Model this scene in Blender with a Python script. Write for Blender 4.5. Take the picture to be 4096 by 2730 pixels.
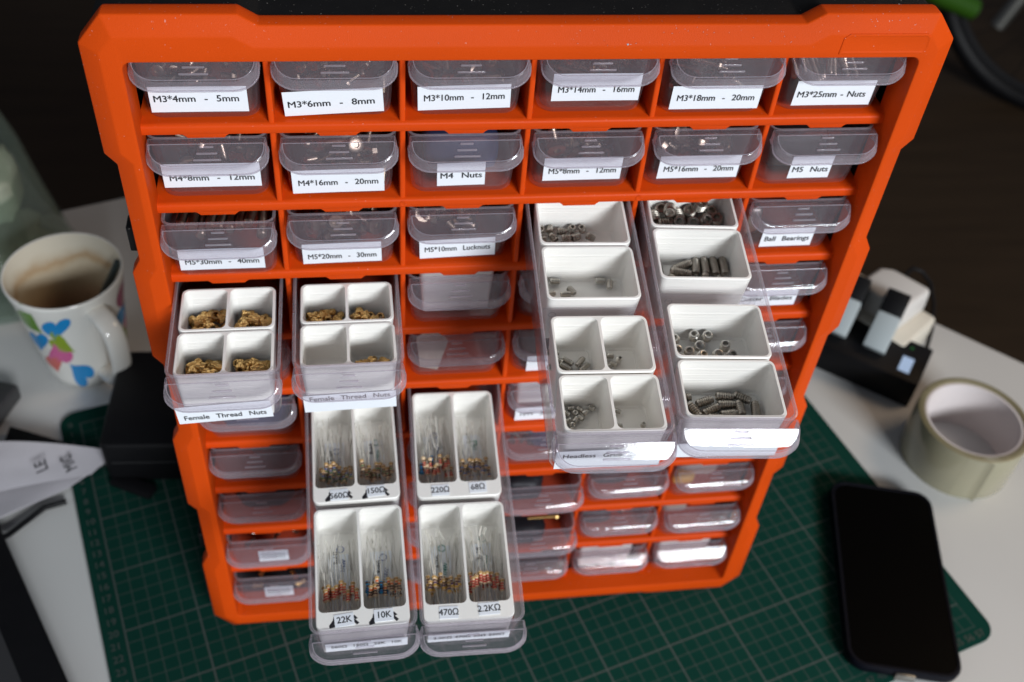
import bpy, bmesh, math, random
from mathutils import Matrix, Vector, Euler, noise
random.seed(11)
for o in list(bpy.data.objects): bpy.data.objects.remove(o)
scn = bpy.context.scene
COL = scn.collection
S = 0.01                      # everything below is written in centimetres
R = math.radians
# ------------------------------------------------------------------ camera
cam_d = bpy.data.cameras.new('camera'); cam = bpy.data.objects.new('camera', cam_d); COL.objects.link(cam)
cam_d.sensor_width = 36.0; cam_d.lens = 38.167; cam_d.clip_start = 0.02; cam_d.clip_end = 60.0
CAMP = Vector((-1.4733, -41.4931, 69.2523))
cam.matrix_world = Matrix.Translation(CAMP * S) @ (Matrix.Rotation(-0.1996, 4, 'Z') @ Matrix.Rotation(0.7809, 4, 'X') @ Matrix.Rotation(0.0993, 4, 'Z'))
cam_d.dof.use_dof = True; cam_d.dof.focus_distance = 0.478; cam_d.dof.aperture_fstop = 8.5; cam_d.dof.aperture_blades = 7
scn.camera = cam
# ------------------------------------------------------------------ world, lamps, exposure
w = bpy.data.worlds.new("World"); scn.world = w; w.use_nodes = True
bg = w.node_tree.nodes['Background']; bg.inputs[0].default_value = (0.75, 0.82, 1.0, 1); bg.inputs[1].default_value = 0.075
def area(name, target, az, el, dist, sx, sy, power, col):
    L = bpy.data.lights.new(name, 'AREA'); L.shape = 'RECTANGLE'; L.size = sx * S; L.size_y = sy * S; L.energy = power; L.color = col
    o = bpy.data.objects.new(name, L); COL.objects.link(o)
    d = Vector((math.sin(R(az)) * math.cos(R(el)), -math.cos(R(az)) * math.cos(R(el)), math.sin(R(el))))
    o.location = (Vector(target) + d * dist) * S
    o.rotation_euler = d.to_track_quat('Z', 'Y').to_euler()
    return o
area('window_light', (14, -14, 34), 23.2, 23.7, 600, 236, 100, 425, (0.93, 0.97, 1.0))
area('side_window_light', (-10, 0, 10), -48, 38, 260, 220, 160, 8.5, (0.88, 0.95, 1.0))
area('room_lamp', (20, 5, 0), 100, 50, 200, 60, 60, 7, (1.0, 0.72, 0.48))
scn.view_settings.view_transform = 'Standard'; scn.view_settings.look = 'None'
scn.view_settings.exposure = 0.0; scn.view_settings.gamma = 1.0; scn.view_settings.use_curve_mapping = False
cy = scn.cycles
cy.transparent_max_bounces = 48; cy.max_bounces = 10; cy.diffuse_bounces = 6; cy.glossy_bounces = 4; cy.transmission_bounces = 8
cy.caustics_reflective = False; cy.caustics_refractive = False; cy.sample_clamp_indirect = 4.0

# ------------------------------------------------------------------ materials
MAT = {}
def nt(name):
    m = bpy.data.materials.new(name); m.use_nodes = True; MAT[name] = m
    return m, m.node_tree, m.node_tree.nodes, m.node_tree.links
def pmat(name, col, rough=0.5, metal=0.0, spec=0.5, bump=0.0, bscale=200.0, var=0.0, vscale=8.0, coat=0.0, specks=0.0, sss=0.0, aniso=None):
    m, t, n, l = nt(name); b = n['Principled BSDF']
    b.inputs['Base Color'].default_value = (*col, 1); b.inputs['Roughness'].default_value = rough
    b.inputs['Metallic'].default_value = metal; b.inputs['Specular IOR Level'].default_value = spec
    b.inputs['Coat Weight'].default_value = coat
    tc = n.new('ShaderNodeTexCoord')
    if var > 0:
        no = n.new('ShaderNodeTexNoise'); no.inputs['Scale'].default_value = vscale * 10; no.inputs['Detail'].default_value = 6
        l.new(tc.outputs['Object'], no.inputs['Vector'])
        mx = n.new('ShaderNodeMix'); mx.data_type = 'RGBA'
        mx.inputs[6].default_value = (*[c * (1 - var) for c in col], 1); mx.inputs[7].default_value = (*[min(1, c * (1 + var)) for c in col], 1)
        l.new(no.outputs['Fac'], mx.inputs[0]); src = mx.outputs[2]
        rr = n.new('ShaderNodeMapRange'); rr.inputs[3].default_value = max(0.02, rough - 0.08); rr.inputs[4].default_value = min(1, rough + 0.1)
        l.new(no.outputs['Fac'], rr.inputs[0]); l.new(rr.outputs[0], b.inputs['Roughness'])
        if specks > 0:
            n2 = n.new('ShaderNodeTexNoise'); n2.inputs['Scale'].default_value = 900; n2.inputs['Detail'].default_value = 2
            l.new(tc.outputs['Object'], n2.inputs['Vector'])
            r2 = n.new('ShaderNodeMapRange'); r2.inputs[1].default_value = 0.72; r2.inputs[2].default_value = 0.78; r2.inputs[4].default_value = specks
            l.new(n2.outputs['Fac'], r2.inputs[0])
            m2 = n.new('ShaderNodeMix'); m2.data_type = 'RGBA'; m2.inputs[7].default_value = (0.75, 0.72, 0.68, 1)
            l.new(r2.outputs[0], m2.inputs[0]); l.new(src, m2.inputs[6]); src = m2.outputs[2]
        l.new(src, b.inputs['Base Color'])
    if bump > 0:
        nb = n.new('ShaderNodeTexNoise'); nb.inputs['Scale'].default_value = bscale * 10; nb.inputs['Detail'].default_value = 3
        l.new(tc.outputs['Object'], nb.inputs['Vector'])
        bp = n.new('ShaderNodeBump'); bp.inputs['Strength'].default_value = bump; bp.inputs['Distance'].default_value = 0.0004
        l.new(nb.outputs['Fac'], bp.inputs['Height']); l.new(bp.outputs[0], b.inputs['Normal'])
    return m
pmat('orange_plastic', (0.61, 0.064, 0.004), 0.5, spec=0.08, bump=0.35, bscale=260, var=0.10, vscale=1.5, specks=0.35)
pmat('orange_gloss', (0.63, 0.060, 0.004), 0.40, spec=0.12, bump=0.2, bscale=260, var=0.06, vscale=2, specks=0.25)
pmat('black_plastic', (0.006, 0.006, 0.0065), 0.45, spec=.2, bump=0.4, bscale=150, var=0.2, specks=0.35)
pmat('paper_white', (0.83, 0.87, 0.93), 0.55, var=0.03, vscale=3)
pmat('ink_black', (0.015, 0.015, 0.02), 0.5)
pmat('ink_blue', (0.03, 0.08, 0.3), 0.5)
pmat('ink_green', (0.02, 0.25, 0.2), 0.5)
pmat('steel', (0.56, 0.54, 0.50), 0.34, metal=1.0, var=0.25, vscale=40)
pmat('steel_dark', (0.38, 0.35, 0.31), 0.42, metal=1.0, var=0.3, vscale=40)
pmat('steel_dull', (0.30, 0.235, 0.18), 0.30, metal=1.0, var=0.3, vscale=40)
pmat('brass', (0.74, 0.48, 0.19), 0.33, metal=1.0, var=0.25, vscale=40)
pmat('lead_metal', (0.72, 0.70, 0.64), 0.38, metal=0.2)
pmat('resistor_beige', (0.74, 0.54, 0.36), 0.35)
pmat('resistor_blue', (0.03, 0.36, 0.68), 0.35)
for nm, c in dict(red=(0.50, 0.02, 0.02), orange=(0.75, 0.13, 0.02), brown=(0.10, 0.035, 0.02), black=(0.015, 0.012, 0.012), green=(0.02, 0.18, 0.07),
                  blue=(0.02, 0.14, 0.42), yellow=(0.65, 0.38, 0.04), violet=(0.07, 0.03, 0.12), gold=(0.42, 0.25, 0.07), grey=(0.2, 0.2, 0.2), cream=(0.65, 0.5, 0.3)).items():
    pmat('band_' + nm, c, 0.35)
pmat('desk_white', (0.60, 0.60, 0.59), 0.45, var=0.04, vscale=1.2, bump=0.1, bscale=60)
pmat('ceramic', (0.68, 0.68, 0.65), 0.14, coat=0.3)
for nm, c in dict(blue=(0.015, 0.22, 0.52), green=(0.22, 0.32, 0.02), leaf=(0.10, 0.22, 0.03), pink=(0.55, 0.10, 0.28), red=(0.55, 0.10, 0.08), magenta=(0.25, 0.02, 0.09)).items():
    pmat('heart_' + nm, c, 0.2, coat=0.2, var=0.15, vscale=20)
pmat('coffee', (0.27, 0.17, 0.11), 0.5, var=0.3, vscale=10)
pmat('glitter_black', (0.02, 0.03, 0.03), 0.2, spec=0.8, var=0.6, vscale=120)
pmat('rubber_black', (0.004, 0.004, 0.005), 0.5, spec=.2, var=0.1)
pmat('pouch_black', (0.010, 0.010, 0.011), 0.6, bump=0.3, bscale=90)
pmat('phone_case', (0.003, 0.0035, 0.007), 0.5, spec=.1)
pmat('phone_glass', (0.001, 0.001, 0.001), 0.35, spec=0.03)
pmat('cloth_white', (0.38, 0.365, 0.395), 0.9, bump=0.5, bscale=120, var=0.05)
pmat('grey_plastic', (0.03, 0.03, 0.032), 0.4)
pmat('battery_grey', (0.38, 0.43, 0.45), 0.4)
pmat('white_plastic', (0.62, 0.60, 0.58), 0.35)
pmat('cream_plastic', (0.62, 0.58, 0.50), 0.4)
pmat('tape_body', (0.31, 0.29, 0.20), 0.22, coat=0.4, var=0.1, vscale=3)
pmat('tape_core', (0.62, 0.57, 0.57), 0.7)
pmat('tape_edge', (0.20, 0.17, 0.09), 0.4, var=0.2, vscale=40)
pmat('leaf_green', (0.06, 0.13, 0.03), 0.5, var=0.3, vscale=20)
pmat('bulb_cream', (0.42, 0.42, 0.34), 0.5, var=0.25, vscale=12)
pmat('rim_metal', (0.012, 0.012, 0.013), 0.6, spec=.1)
pmat('frame_green', (0.022, 0.075, 0.004), 0.35)
pmat('silver', (0.30, 0.30, 0.28), 0.4, metal=1.0)
pmat('screw_dark', (0.02, 0.02, 0.025), 0.5)
pmat('yellow_plastic', (0.62, 0.33, 0.05), 0.4)
pmat('bag_red', (0.10, 0.012, 0.02), 0.7); pmat('bag_blue', (0.02, 0.035, 0.10), 0.6)
pmat('tan_card', (0.45, 0.38, 0.32), 0.7, var=0.1)
# lit display of the charger
m, t, n, l = nt('lit_display'); b = n['Principled BSDF']; b.inputs['Base Color'].default_value = (0.02, 0.02, 0.03, 1)
b.inputs['Emission Color'].default_value = (0.55, 0.72, 1.0, 1); b.inputs['Emission Strength'].default_value = 0.6
m, t, n, l = nt('green_led'); b = n['Principled BSDF']; b.inputs['Emission Color'].default_value = (0.02, 0.5, 0.1, 1); b.inputs['Emission Strength'].default_value = 0.12; b.inputs['Base Color'].default_value = (0, .02, 0, 1)

# white 3D-printed plastic with fine layer lines
m, t, n, l = nt('printed_white'); b = n['Principled BSDF']
b.inputs['Base Color'].default_value = (0.89, 0.875, 0.84, 1); b.inputs['Roughness'].default_value = 0.33; b.inputs['Subsurface Weight'].default_value = 0.0
tc = n.new('ShaderNodeTexCoord'); mp = n.new('ShaderNodeMapping'); mp.inputs['Scale'].default_value = (6, 6, 1500)
no = n.new('ShaderNodeTexNoise'); no.inputs['Scale'].default_value = 1.0; no.inputs['Detail'].default_value = 2
l.new(tc.outputs['Object'], mp.inputs[0]); l.new(mp.outputs[0], no.inputs['Vector'])
bu = n.new('ShaderNodeBump'); bu.inputs['Strength'].default_value = 0.8; bu.inputs['Distance'].default_value = 0.0006
l.new(no.outputs['Fac'], bu.inputs['Height']); l.new(bu.outputs[0], b.inputs['Normal'])

# frosty clear polypropylene
def clear(name, haze, tint, rough, hazecol=(0.68, 0.62, 0.68)):  # default haze colour tinted pinkish to stand in for light bounced off the orange
    m, t, n, l = nt(name); n.remove(n['Principled BSDF']); out = n['Material Output']
    tr = n.new('ShaderNodeBsdfTransparent'); tr.inputs[0].default_value = (*tint, 1)
    df = n.new('ShaderNodeBsdfDiffuse'); df.inputs[0].default_value = (*hazecol, 1)
    tl = n.new('ShaderNodeBsdfTranslucent'); tl.inputs[0].default_value = (*hazecol, 1)
    mh = n.new('ShaderNodeMixShader'); mh.inputs[0].default_value = 0.35
    l.new(df.outputs[0], mh.inputs[1]); l.new(tl.outputs[0], mh.inputs[2])
    m1 = n.new('ShaderNodeMixShader')
    tc = n.new('ShaderNodeTexCoord'); no = n.new('ShaderNodeTexNoise'); no.inputs['Scale'].default_value = 120; no.inputs['Detail'].default_value = 4
    l.new(tc.outputs['Object'], no.inputs['Vector'])
    mr = n.new('ShaderNodeMapRange'); mr.inputs[3].default_value = haze * 0.75; mr.inputs[4].default_value = haze * 1.25
    l.new(no.outputs['Fac'], mr.inputs[0]); lw = n.new('ShaderNodeLayerWeight'); lw.inputs[0].default_value = 0.5
    pw = n.new('ShaderNodeMath'); pw.operation = 'POWER'; pw.inputs[1].default_value = 3.0; l.new(lw.outputs['Facing'], pw.inputs[0])
    ml = n.new('ShaderNodeMath'); ml.operation = 'MULTIPLY_ADD'; ml.inputs[1].default_value = haze * 3.5 + .06; l.new(pw.outputs[0], ml.inputs[0]); l.new(mr.outputs[0], ml.inputs[2])
    l.new(ml.outputs[0], m1.inputs[0])
    l.new(tr.outputs[0], m1.inputs[1]); l.new(mh.outputs[0], m1.inputs[2])
    gl = n.new('ShaderNodeBsdfGlossy'); gl.inputs['Roughness'].default_value = rough
    nb = n.new('ShaderNodeTexNoise'); nb.inputs['Scale'].default_value = 260; nb.inputs['Detail'].default_value = 3
    l.new(tc.outputs['Object'], nb.inputs['Vector'])
    bp = n.new('ShaderNodeBump'); bp.inputs['Strength'].default_value = 0.12; bp.inputs['Distance'].default_value = 0.0003
    l.new(nb.outputs['Fac'], bp.inputs['Height']); l.new(bp.outputs[0], gl.inputs['Normal'])
    fr = n.new('ShaderNodeFresnel'); fr.inputs[0].default_value = 1.5
    ge = n.new('ShaderNodeNewGeometry')
    s1 = n.new('ShaderNodeMath'); s1.operation = 'SUBTRACT'; s1.inputs[0].default_value = 1.0; l.new(ge.outputs['Backfacing'], s1.inputs[1])
    mu = n.new('ShaderNodeMath'); mu.operation = 'MULTIPLY'; l.new(fr.outputs[0], mu.inputs[0]); l.new(s1.outputs[0], mu.inputs[1])
    mc = n.new('ShaderNodeMath'); mc.operation = 'MINIMUM'; mc.inputs[1].default_value = 0.6; l.new(mu.outputs[0], mc.inputs[0])
    m2 = n.new('ShaderNodeMixShader'); l.new(mc.outputs[0], m2.inputs[0]); l.new(m1.outputs[0], m2.inputs[1]); l.new(gl.outputs[0], m2.inputs[2])
    l.new(m2.outputs[0], out.inputs['Surface'])
    return m
clear('clear_rim', 0.30, (0.9, 0.9, 0.93), 0.12)
clear('clear_plastic', 0.032, (0.95, 0.945, 0.955), 0.11)
clear('clear_skirt', 0.18, (0.92, 0.91, 0.94), 0.12)
clear('clear_handle', 0.072, (0.94, 0.935, 0.95), 0.07)
clear('clear_ridge', 0.35, (0.9, 0.9, 0.95), 0.1)
clear('glass', 0.05, (0.92, 0.96, 0.94), 0.03, (0.5, 0.6, 0.55))
clear('water', 0.07, (0.80, 0.82, 0.79), 0.03, (0.50, 0.52, 0.48))
clear('poly_bag', 0.16, (0.95, 0.95, 0.95), 0.15, (0.75, 0.75, 0.75))

# cutting mat: object space x = u, y = -v (metres), printed centimetre grid
m, t, n, l = nt('mat_green'); b = n['Principled BSDF']; b.inputs['Roughness'].default_value = 0.55; b.inputs['Specular IOR Level'].default_value = 0.0
tc = n.new('ShaderNodeTexCoord'); sp = n.new('ShaderNodeSeparateXYZ'); l.new(tc.outputs['Object'], sp.inputs[0])
def mth(op, a, bb=None, c=None):
    k = n.new('ShaderNodeMath'); k.operation = op
    for i, v in enumerate((a, bb, c)):
        if v is None: continue
        if isinstance(v, (int, float)): k.inputs[i].default_value = v
        else: l.new(v, k.inputs[i])
    return k.outputs[0]
thin = None; bold = None
for ax, lo, hi in ((0, -.0006, .5706), (1, -.4206, .0006)):
    c = sp.outputs[ax]
    d1 = mth('PINGPONG', c, .005); d5 = mth('PINGPONG', c, .025)
    a1 = mth('LESS_THAN', d1, .00035); a5 = mth('LESS_THAN', d5, .00062)
    thin = a1 if thin is None else mth('MAXIMUM', thin, a1); bold = a5 if bold is None else mth('MAXIMUM', bold, a5)
X, Y = sp.outputs[0], sp.outputs[1]
inside = mth('MULTIPLY', mth('MULTIPLY', mth('GREATER_THAN', X, -.0006), mth('LESS_THAN', X, .5706)), mth('MULTIPLY', mth('GREATER_THAN', Y, -.4206), mth('LESS_THAN', Y, .0006)))
fac = mth('MULTIPLY', inside, mth('MAXIMUM', mth('MULTIPLY', thin, 0.62), bold))
no = n.new('ShaderNodeTexNoise'); no.inputs['Scale'].default_value = 14; no.inputs['Detail'].default_value = 8; l.new(tc.outputs['Object'], no.inputs['Vector'])
cr = n.new('ShaderNodeMix'); cr.data_type = 'RGBA'; cr.inputs[6].default_value = (0.005, 0.032, 0.024, 1); cr.inputs[7].default_value = (0.008, 0.042, 0.031, 1); l.new(no.outputs['Fac'], cr.inputs[0])
cm = n.new('ShaderNodeMix'); cm.data_type = 'RGBA'; cm.inputs[7].default_value = (0.064, 0.078, 0.073, 1); l.new(fac, cm.inputs[0]); l.new(cr.outputs[2], cm.inputs[6]); l.new(cm.outputs[2], b.inputs['Base Color'])
pmat('mat_print', (0.038, 0.05, 0.046), 0.6)

# dark wooden floor
m, t, n, l = nt('floor_wood'); b = n['Principled BSDF']; b.inputs['Roughness'].default_value = 0.5; b.inputs['Specular IOR Level'].default_value = 0.12
tc = n.new('ShaderNodeTexCoord'); mp = n.new('ShaderNodeMapping'); mp.inputs['Scale'].default_value = (1.2, 9, 1); mp.inputs['Rotation'].default_value = (0, 0, 0.5)
no = n.new('ShaderNodeTexNoise'); no.inputs['Scale'].default_value = 3; no.inputs['Detail'].default_value = 8
l.new(tc.outputs['Object'], mp.inputs[0]); l.new(mp.outputs[0], no.inputs['Vector'])
cr = n.new('ShaderNodeMix'); cr.data_type = 'RGBA'; cr.inputs[6].default_value = (0.020, 0.013, 0.008, 1); cr.inputs[7].default_value = (0.042, 0.027, 0.016, 1)
l.new(no.outputs['Fac'], cr.inputs[0]); l.new(cr.outputs[2], b.inputs['Base Color'])

# coffee-stained mug interior: bands of stain round the wall
m, t, n, l = nt('mug_inside'); b = n['Principled BSDF']; b.inputs['Roughness'].default_value = 0.2
tc = n.new('ShaderNodeTexCoord'); sp = n.new('ShaderNodeSeparateXYZ'); l.new(tc.outputs['Object'], sp.inputs[0])
no = n.new('ShaderNodeTexNoise'); no.inputs['Scale'].default_value = 30; no.inputs['Detail'].default_value = 5; l.new(tc.outputs['Object'], no.inputs['Vector'])
ad = n.new('ShaderNodeMath'); ad.operation = 'MULTIPLY_ADD'; ad.inputs[1].default_value = 0.03; l.new(no.outputs['Fac'], ad.inputs[0]); l.new(sp.outputs[2], ad.inputs[2])
rp = n.new('ShaderNodeValToRGB'); mr = n.new('ShaderNodeMapRange'); mr.inputs[1].default_value = 0.02; mr.inputs[2].default_value = 0.118; l.new(ad.outputs[0], mr.inputs[0]); l.new(mr.outputs[0], rp.inputs[0])
e = rp.color_ramp; e.elements[0].color = (0.33, 0.21, 0.13, 1); e.elements[1].color = (0.66, 0.62, 0.52, 1); e.elements[0].position = 0.2; e.elements[1].position = 0.9
for p_, c_ in ((0.42, (0.42, 0.28, 0.18, 1)), (0.52, (0.44, 0.34, 0.22, 1)), (0.72, (0.55, 0.48, 0.36, 1)), (0.78, (0.46, 0.33, 0.20, 1)), (0.84, (0.60, 0.54, 0.43, 1))):
    k = e.elements.new(p_); k.color = c_
l.new(rp.outputs[0], b.inputs['Base Color'])

# ------------------------------------------------------------------ mesh helpers (all in cm)
def mesh(name, V, F, mats, mi=None, smooth=None):
    me = bpy.data.meshes.new(name); me.from_pydata([(v[0] * S, v[1] * S, v[2] * S) for v in V], [], F)
    for m_ in (mats if isinstance(mats, (list, tuple)) else [mats]): me.materials.append(MAT[m_])
    if mi: me.polygons.foreach_set('material_index', mi)
    me.update()
    if smooth is not None: shade(me, smooth)
    return me
def shade(me, ang=35):
    me.polygons.foreach_set('use_smooth', [True] * len(me.polygons)); me.set_sharp_from_angle(angle=R(ang))
def obj(name, me, parent=None, loc=(0, 0, 0), rot=(0, 0, 0)):
    o = bpy.data.objects.new(name, me); COL.objects.link(o)
    o.location = Vector(loc) * S; o.rotation_euler = rot; o.parent = parent
    return o
def empty(name, loc=(0, 0, 0), rot=(0, 0, 0), **k):
    o = bpy.data.objects.new(name, None); COL.objects.link(o); o.location = Vector(loc) * S; o.rotation_euler = rot; o.empty_display_size = 0.01
    tag(o, **k); return o
def tag(o, label=None, cat=None, group=None, kind=None):
    if label: o['label'] = label
    if cat: o['category'] = cat
    if group: o['group'] = group
    if kind: o['kind'] = kind
    return o
def bake(me, solid=0.0, bev=0.0, seg=2, ang=30, sm=35, off=-1):
    o = bpy.data.objects.new('tmp', me); COL.objects.link(o)
    if solid:
        k = o.modifiers.new('s', 'SOLIDIFY'); k.thickness = solid * S; k.offset = off
    if bev:
        k = o.modifiers.new('b', 'BEVEL'); k.width = bev * S; k.segments = seg; k.limit_method = 'ANGLE'; k.angle_limit = R(ang)
    dg = bpy.context.evaluated_depsgraph_get(); dg.update()
    r = bpy.data.meshes.new_from_object(o.evaluated_get(dg), depsgraph=dg); r.name = me.name
    bpy.data.objects.remove(o)
    if sm is not None: shade(r, sm)
    return r
def boxvf(x0, x1, y0, y1, z0, z1):
    V = [(x, y, z) for x in (x0, x1) for y in (y0, y1) for z in (z0, z1)]
    F = [(0, 1, 3, 2), (4, 6, 7, 5), (0, 4, 5, 1), (2, 3, 7, 6), (0, 2, 6, 4), (1, 5, 7, 3)]
    return V, F
def box(name, x0, x1, y0, y1, z0, z1, mat, bev=0.0, seg=2):
    V, F = boxvf(x0, x1, y0, y1, z0, z1)
    me = mesh(name, V, F, mat)
    return bake(me, bev=bev, seg=seg) if bev else me
def rrect(hx, y0, y1, r, n=5, cx=0.0):
    P = []
    for (px, py, a0) in ((cx + hx - r, y0 + r, -90), (cx + hx - r, y1 - r, 0), (cx - hx + r, y1 - r, 90), (cx - hx + r, y0 + r, 180)):
        for k in range(n + 1):
            a = R(a0 + 90 * k / n); P.append((px + r * math.cos(a), py + r * math.sin(a)))
    return P
def loft(loops, cap0=True, cap1=True):
    V = []; F = []; n_ = len(loops[0])
    for L in loops: V += L
    for i in range(len(loops) - 1):
        for k in range(n_):
            a = i * n_ + k; b_ = i * n_ + (k + 1) % n_; F.append((a, b_, b_ + n_, a + n_))
    if cap0: F.append(tuple(range(n_))[::-1])
    if cap1: F.append(tuple(range((len(loops) - 1) * n_, len(loops) * n_)))
    return V, F
def ring(P, z): return [(x, y, z) for x, y in P]
def lathe(prof, n=16, cap0=True, cap1=True, ph=0.0):
    return loft([[(r * math.cos(2 * math.pi * k / n + ph), r * math.sin(2 * math.pi * k / n + ph), z) for k in range(n)] for r, z in prof], cap0, cap1)
def join(parts):
    V = []; F = []; MI = []
    for p_ in parts:
        v, f, i = (p_ + (0,))[:3]; o_ = len(V); V += list(v); F += [tuple(a + o_ for a in q) for q in f]; MI += [i] * len(f)
    return V, F, MI
def xf(V, M): return [tuple(M @ Vector(v)) for v in V]
def tube(path, r, n=8, closed=False):
    V = []; F = []; P = [Vector(q) for q in path]; up = Vector((0, 0, 1)); N = len(P)
    for i, q in enumerate(P):
        d = (P[(i + 1) % N] - P[i - 1]) if closed else (P[min(i + 1, N - 1)] - P[max(i - 1, 0)])
        d.normalize(); s = d.cross(up)
        if s.length < 1e-3: s = d.cross(Vector((1, 0, 0)))
        s.normalize(); u = s.cross(d)
        rr = r[i] if isinstance(r, (list, tuple)) else r
        for k in range(n):
            a = 2 * math.pi * k / n; V.append(tuple(q + s * (rr * math.cos(a)) + u * (rr * math.sin(a))))
    for i in range(N if closed else N - 1):
        for k in range(n):
            a = i * n + k; b_ = i * n + (k + 1) % n; c_ = ((i + 1) % N) * n
            F.append((a, b_, c_ + (k + 1) % n, c_ + k))
    if not closed: F.append(tuple(range(n))[::-1]); F.append(tuple(range((N - 1) * n, N * n)))
    return V, F
TXT = {}
def text_mesh(s, size, mat='ink_black', align='CENTER', space=1.0, sx=1.0):
    key = (s, size, mat, align, space, sx)
    if key in TXT: return TXT[key]
    cu = bpy.data.curves.new('txt', 'FONT'); cu.body = s; cu.size = size * S; cu.align_x = align; cu.align_y = 'CENTER'
    cu.space_character = space; cu.space_word = 1.3; cu.resolution_u = 3
    o = bpy.data.objects.new('txt', cu); COL.objects.link(o)
    dg = bpy.context.evaluated_depsgraph_get(); dg.update()
    me = bpy.data.meshes.new_from_object(o.evaluated_get(dg), depsgraph=dg); me.name = 'printed_text'
    bpy.data.objects.remove(o)
    if sx != 1.0:
        for v in me.vertices: v.co.x *= sx
    bm = bmesh.new(); e_ = size * S * .019                       # a heavier face: the same outline laid four times, each a hair apart
    for i, (dx, dy) in enumerate(((-e_, 0), (e_, 0), (0, -e_ * .8), (0, e_ * .8))):
        t_ = me.copy(); t_.transform(Matrix.Translation((dx, dy, i * 3e-6))); bm.from_mesh(t_); bpy.data.meshes.remove(t_)
    bm.to_mesh(me); bm.free()
    me.materials.clear(); me.materials.append(MAT[mat]); TXT[key] = me
    return me

# ------------------------------------------------------------------ layout numbers measured from the cabinet
PC, PR, X3 = 5.81, 4.3765, 6.7195
XL, XR, D, ZT, ZB = -10.5194, 24.0517, 1.1235, 44.8015, 1.73
RAIL1 = 40.5075; RT = 0.52
H = 3.55                                             # drawer height
colx = lambda c: X3 + (c - 3.5) * PC
flo = lambda r: RAIL1 - (r - 1) * PR + RT

# ------------------------------------------------------------------ setting: floor and desk
fl = obj('floor', mesh('floor', [(-500, -400, 0), (700, -400, 0), (700, 900, 0), (-500, 900, 0)], [(0, 1, 2, 3)], 'floor_wood'), loc=(0, 0, -75)); tag(fl, kind='structure')
dk = empty('desk', (10, 0, -0.3), label='white desk top under the cutting mat and everything that stands on it', cat='desk')
P = [(-110, 19.8), (14.5, 61.3), (112, -27.5), (75, -85), (-110, -85)]
V, F = loft([ring([(x - 10, y) for x, y in P], -2.5), ring([(x - 10, y) for x, y in P], 0)])
obj('desk_top', bake(mesh('desk_top', V, F, 'desk_white'), bev=0.25, seg=3), dk)
for (x, y) in ((-95, -75), (70, -70), (95, -28), (10, 50), (-95, 15)):
    obj('leg', box('leg', -2.5, 2.5, -2.5, 2.5, -72.2, -2.4, 'desk_white', 0.2), dk, (x - 10, y, 0))

# ------------------------------------------------------------------ cutting mat
TH = 0.2858; MX, MY = -23.9942, 18.6167
mt = empty('cutting_mat', (MX, MY, -0.3), (0, 0, TH), label='large green cutting mat with a printed centimetre grid, lying under the orange cabinet', cat='cutting mat')
V, F = loft([ring(rrect(29.9, -43.2, 1.4, 1.3, 6, 28.4), 0.0), ring(rrect(29.9, -43.2, 1.4, 1.3, 6, 28.4), 0.3)])
obj('mat_sheet', bake(mesh('mat_sheet', V, F, 'mat_green'), bev=0.05), mt)
def joined_text(items, mat, name):
    bm = bmesh.new()
    for s, size, M_ in items:
        me = text_mesh(s, size, mat); t_ = bmesh.new(); t_.from_mesh(me); t_.transform(M_)
        tmp = bpy.data.meshes.new('t'); t_.to_mesh(tmp); t_.free(); bm.from_mesh(tmp); bpy.data.meshes.remove(tmp)
    me = bpy.data.meshes.new(name); bm.to_mesh(me); bm.free(); me.materials.append(MAT[mat]); return me
its = [(str(k), 0.75, Matrix.Translation(Vector((-0.75, -k, 0.304)) * S)) for k in range(0, 43)]
its += [(str(k), 0.75, Matrix.Translation(Vector((k, -42.65, 0.304)) * S)) for k in range(1, 58)]
obj('printed_numbers', joined_text(its, 'mat_print', 'printed_numbers'), mt)

# ------------------------------------------------------------------ the cabinet
CX = X3
cab = empty('organizer_cabinet', (CX, 0, 0), label='orange fronted parts cabinet with black case, ten rows of clear drawers, standing on the mat', cat='cabinet')
half = [(11.7, 46.25), (12.5, 46.75), (17.8, 46.75), (18.85, 45.5), (18.85, 40.1), (18.4, 39.5), (18.4, 33.9), (18.85, 33.1), (18.85, 27.3), (18.4, 26.6),
        (18.4, 21.3), (18.85, 20.4), (18.85, 14.4), (18.4, 13.7), (18.4, 8.7), (18.85, 7.7), (18.85, 1.5), (17.7, 0.02), (11.9, 0.02), (11.5, 0.17)]
OUT = half + [(-x, z) for x, z in half[::-1]]                       # clockwise seen from the front
def offset(P, d):
    r_ = []; n_ = len(P)
    for i in range(n_):
        a, b_, c_ = Vector(P[i - 1]), Vector(P[i]), Vector(P[(i + 1) % n_])
        e1 = (b_ - a).normalized(); e2 = (c_ - b_).normalized()
        n1 = Vector((e1.y, -e1.x)); n2 = Vector((e2.y, -e2.x))   # inward for clockwise
        m_ = (n1 + n2); m_.normalize(); r_.append(tuple(b_ + m_ * (d / max(0.35, m_.dot(n1)))))
    return r_
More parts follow.
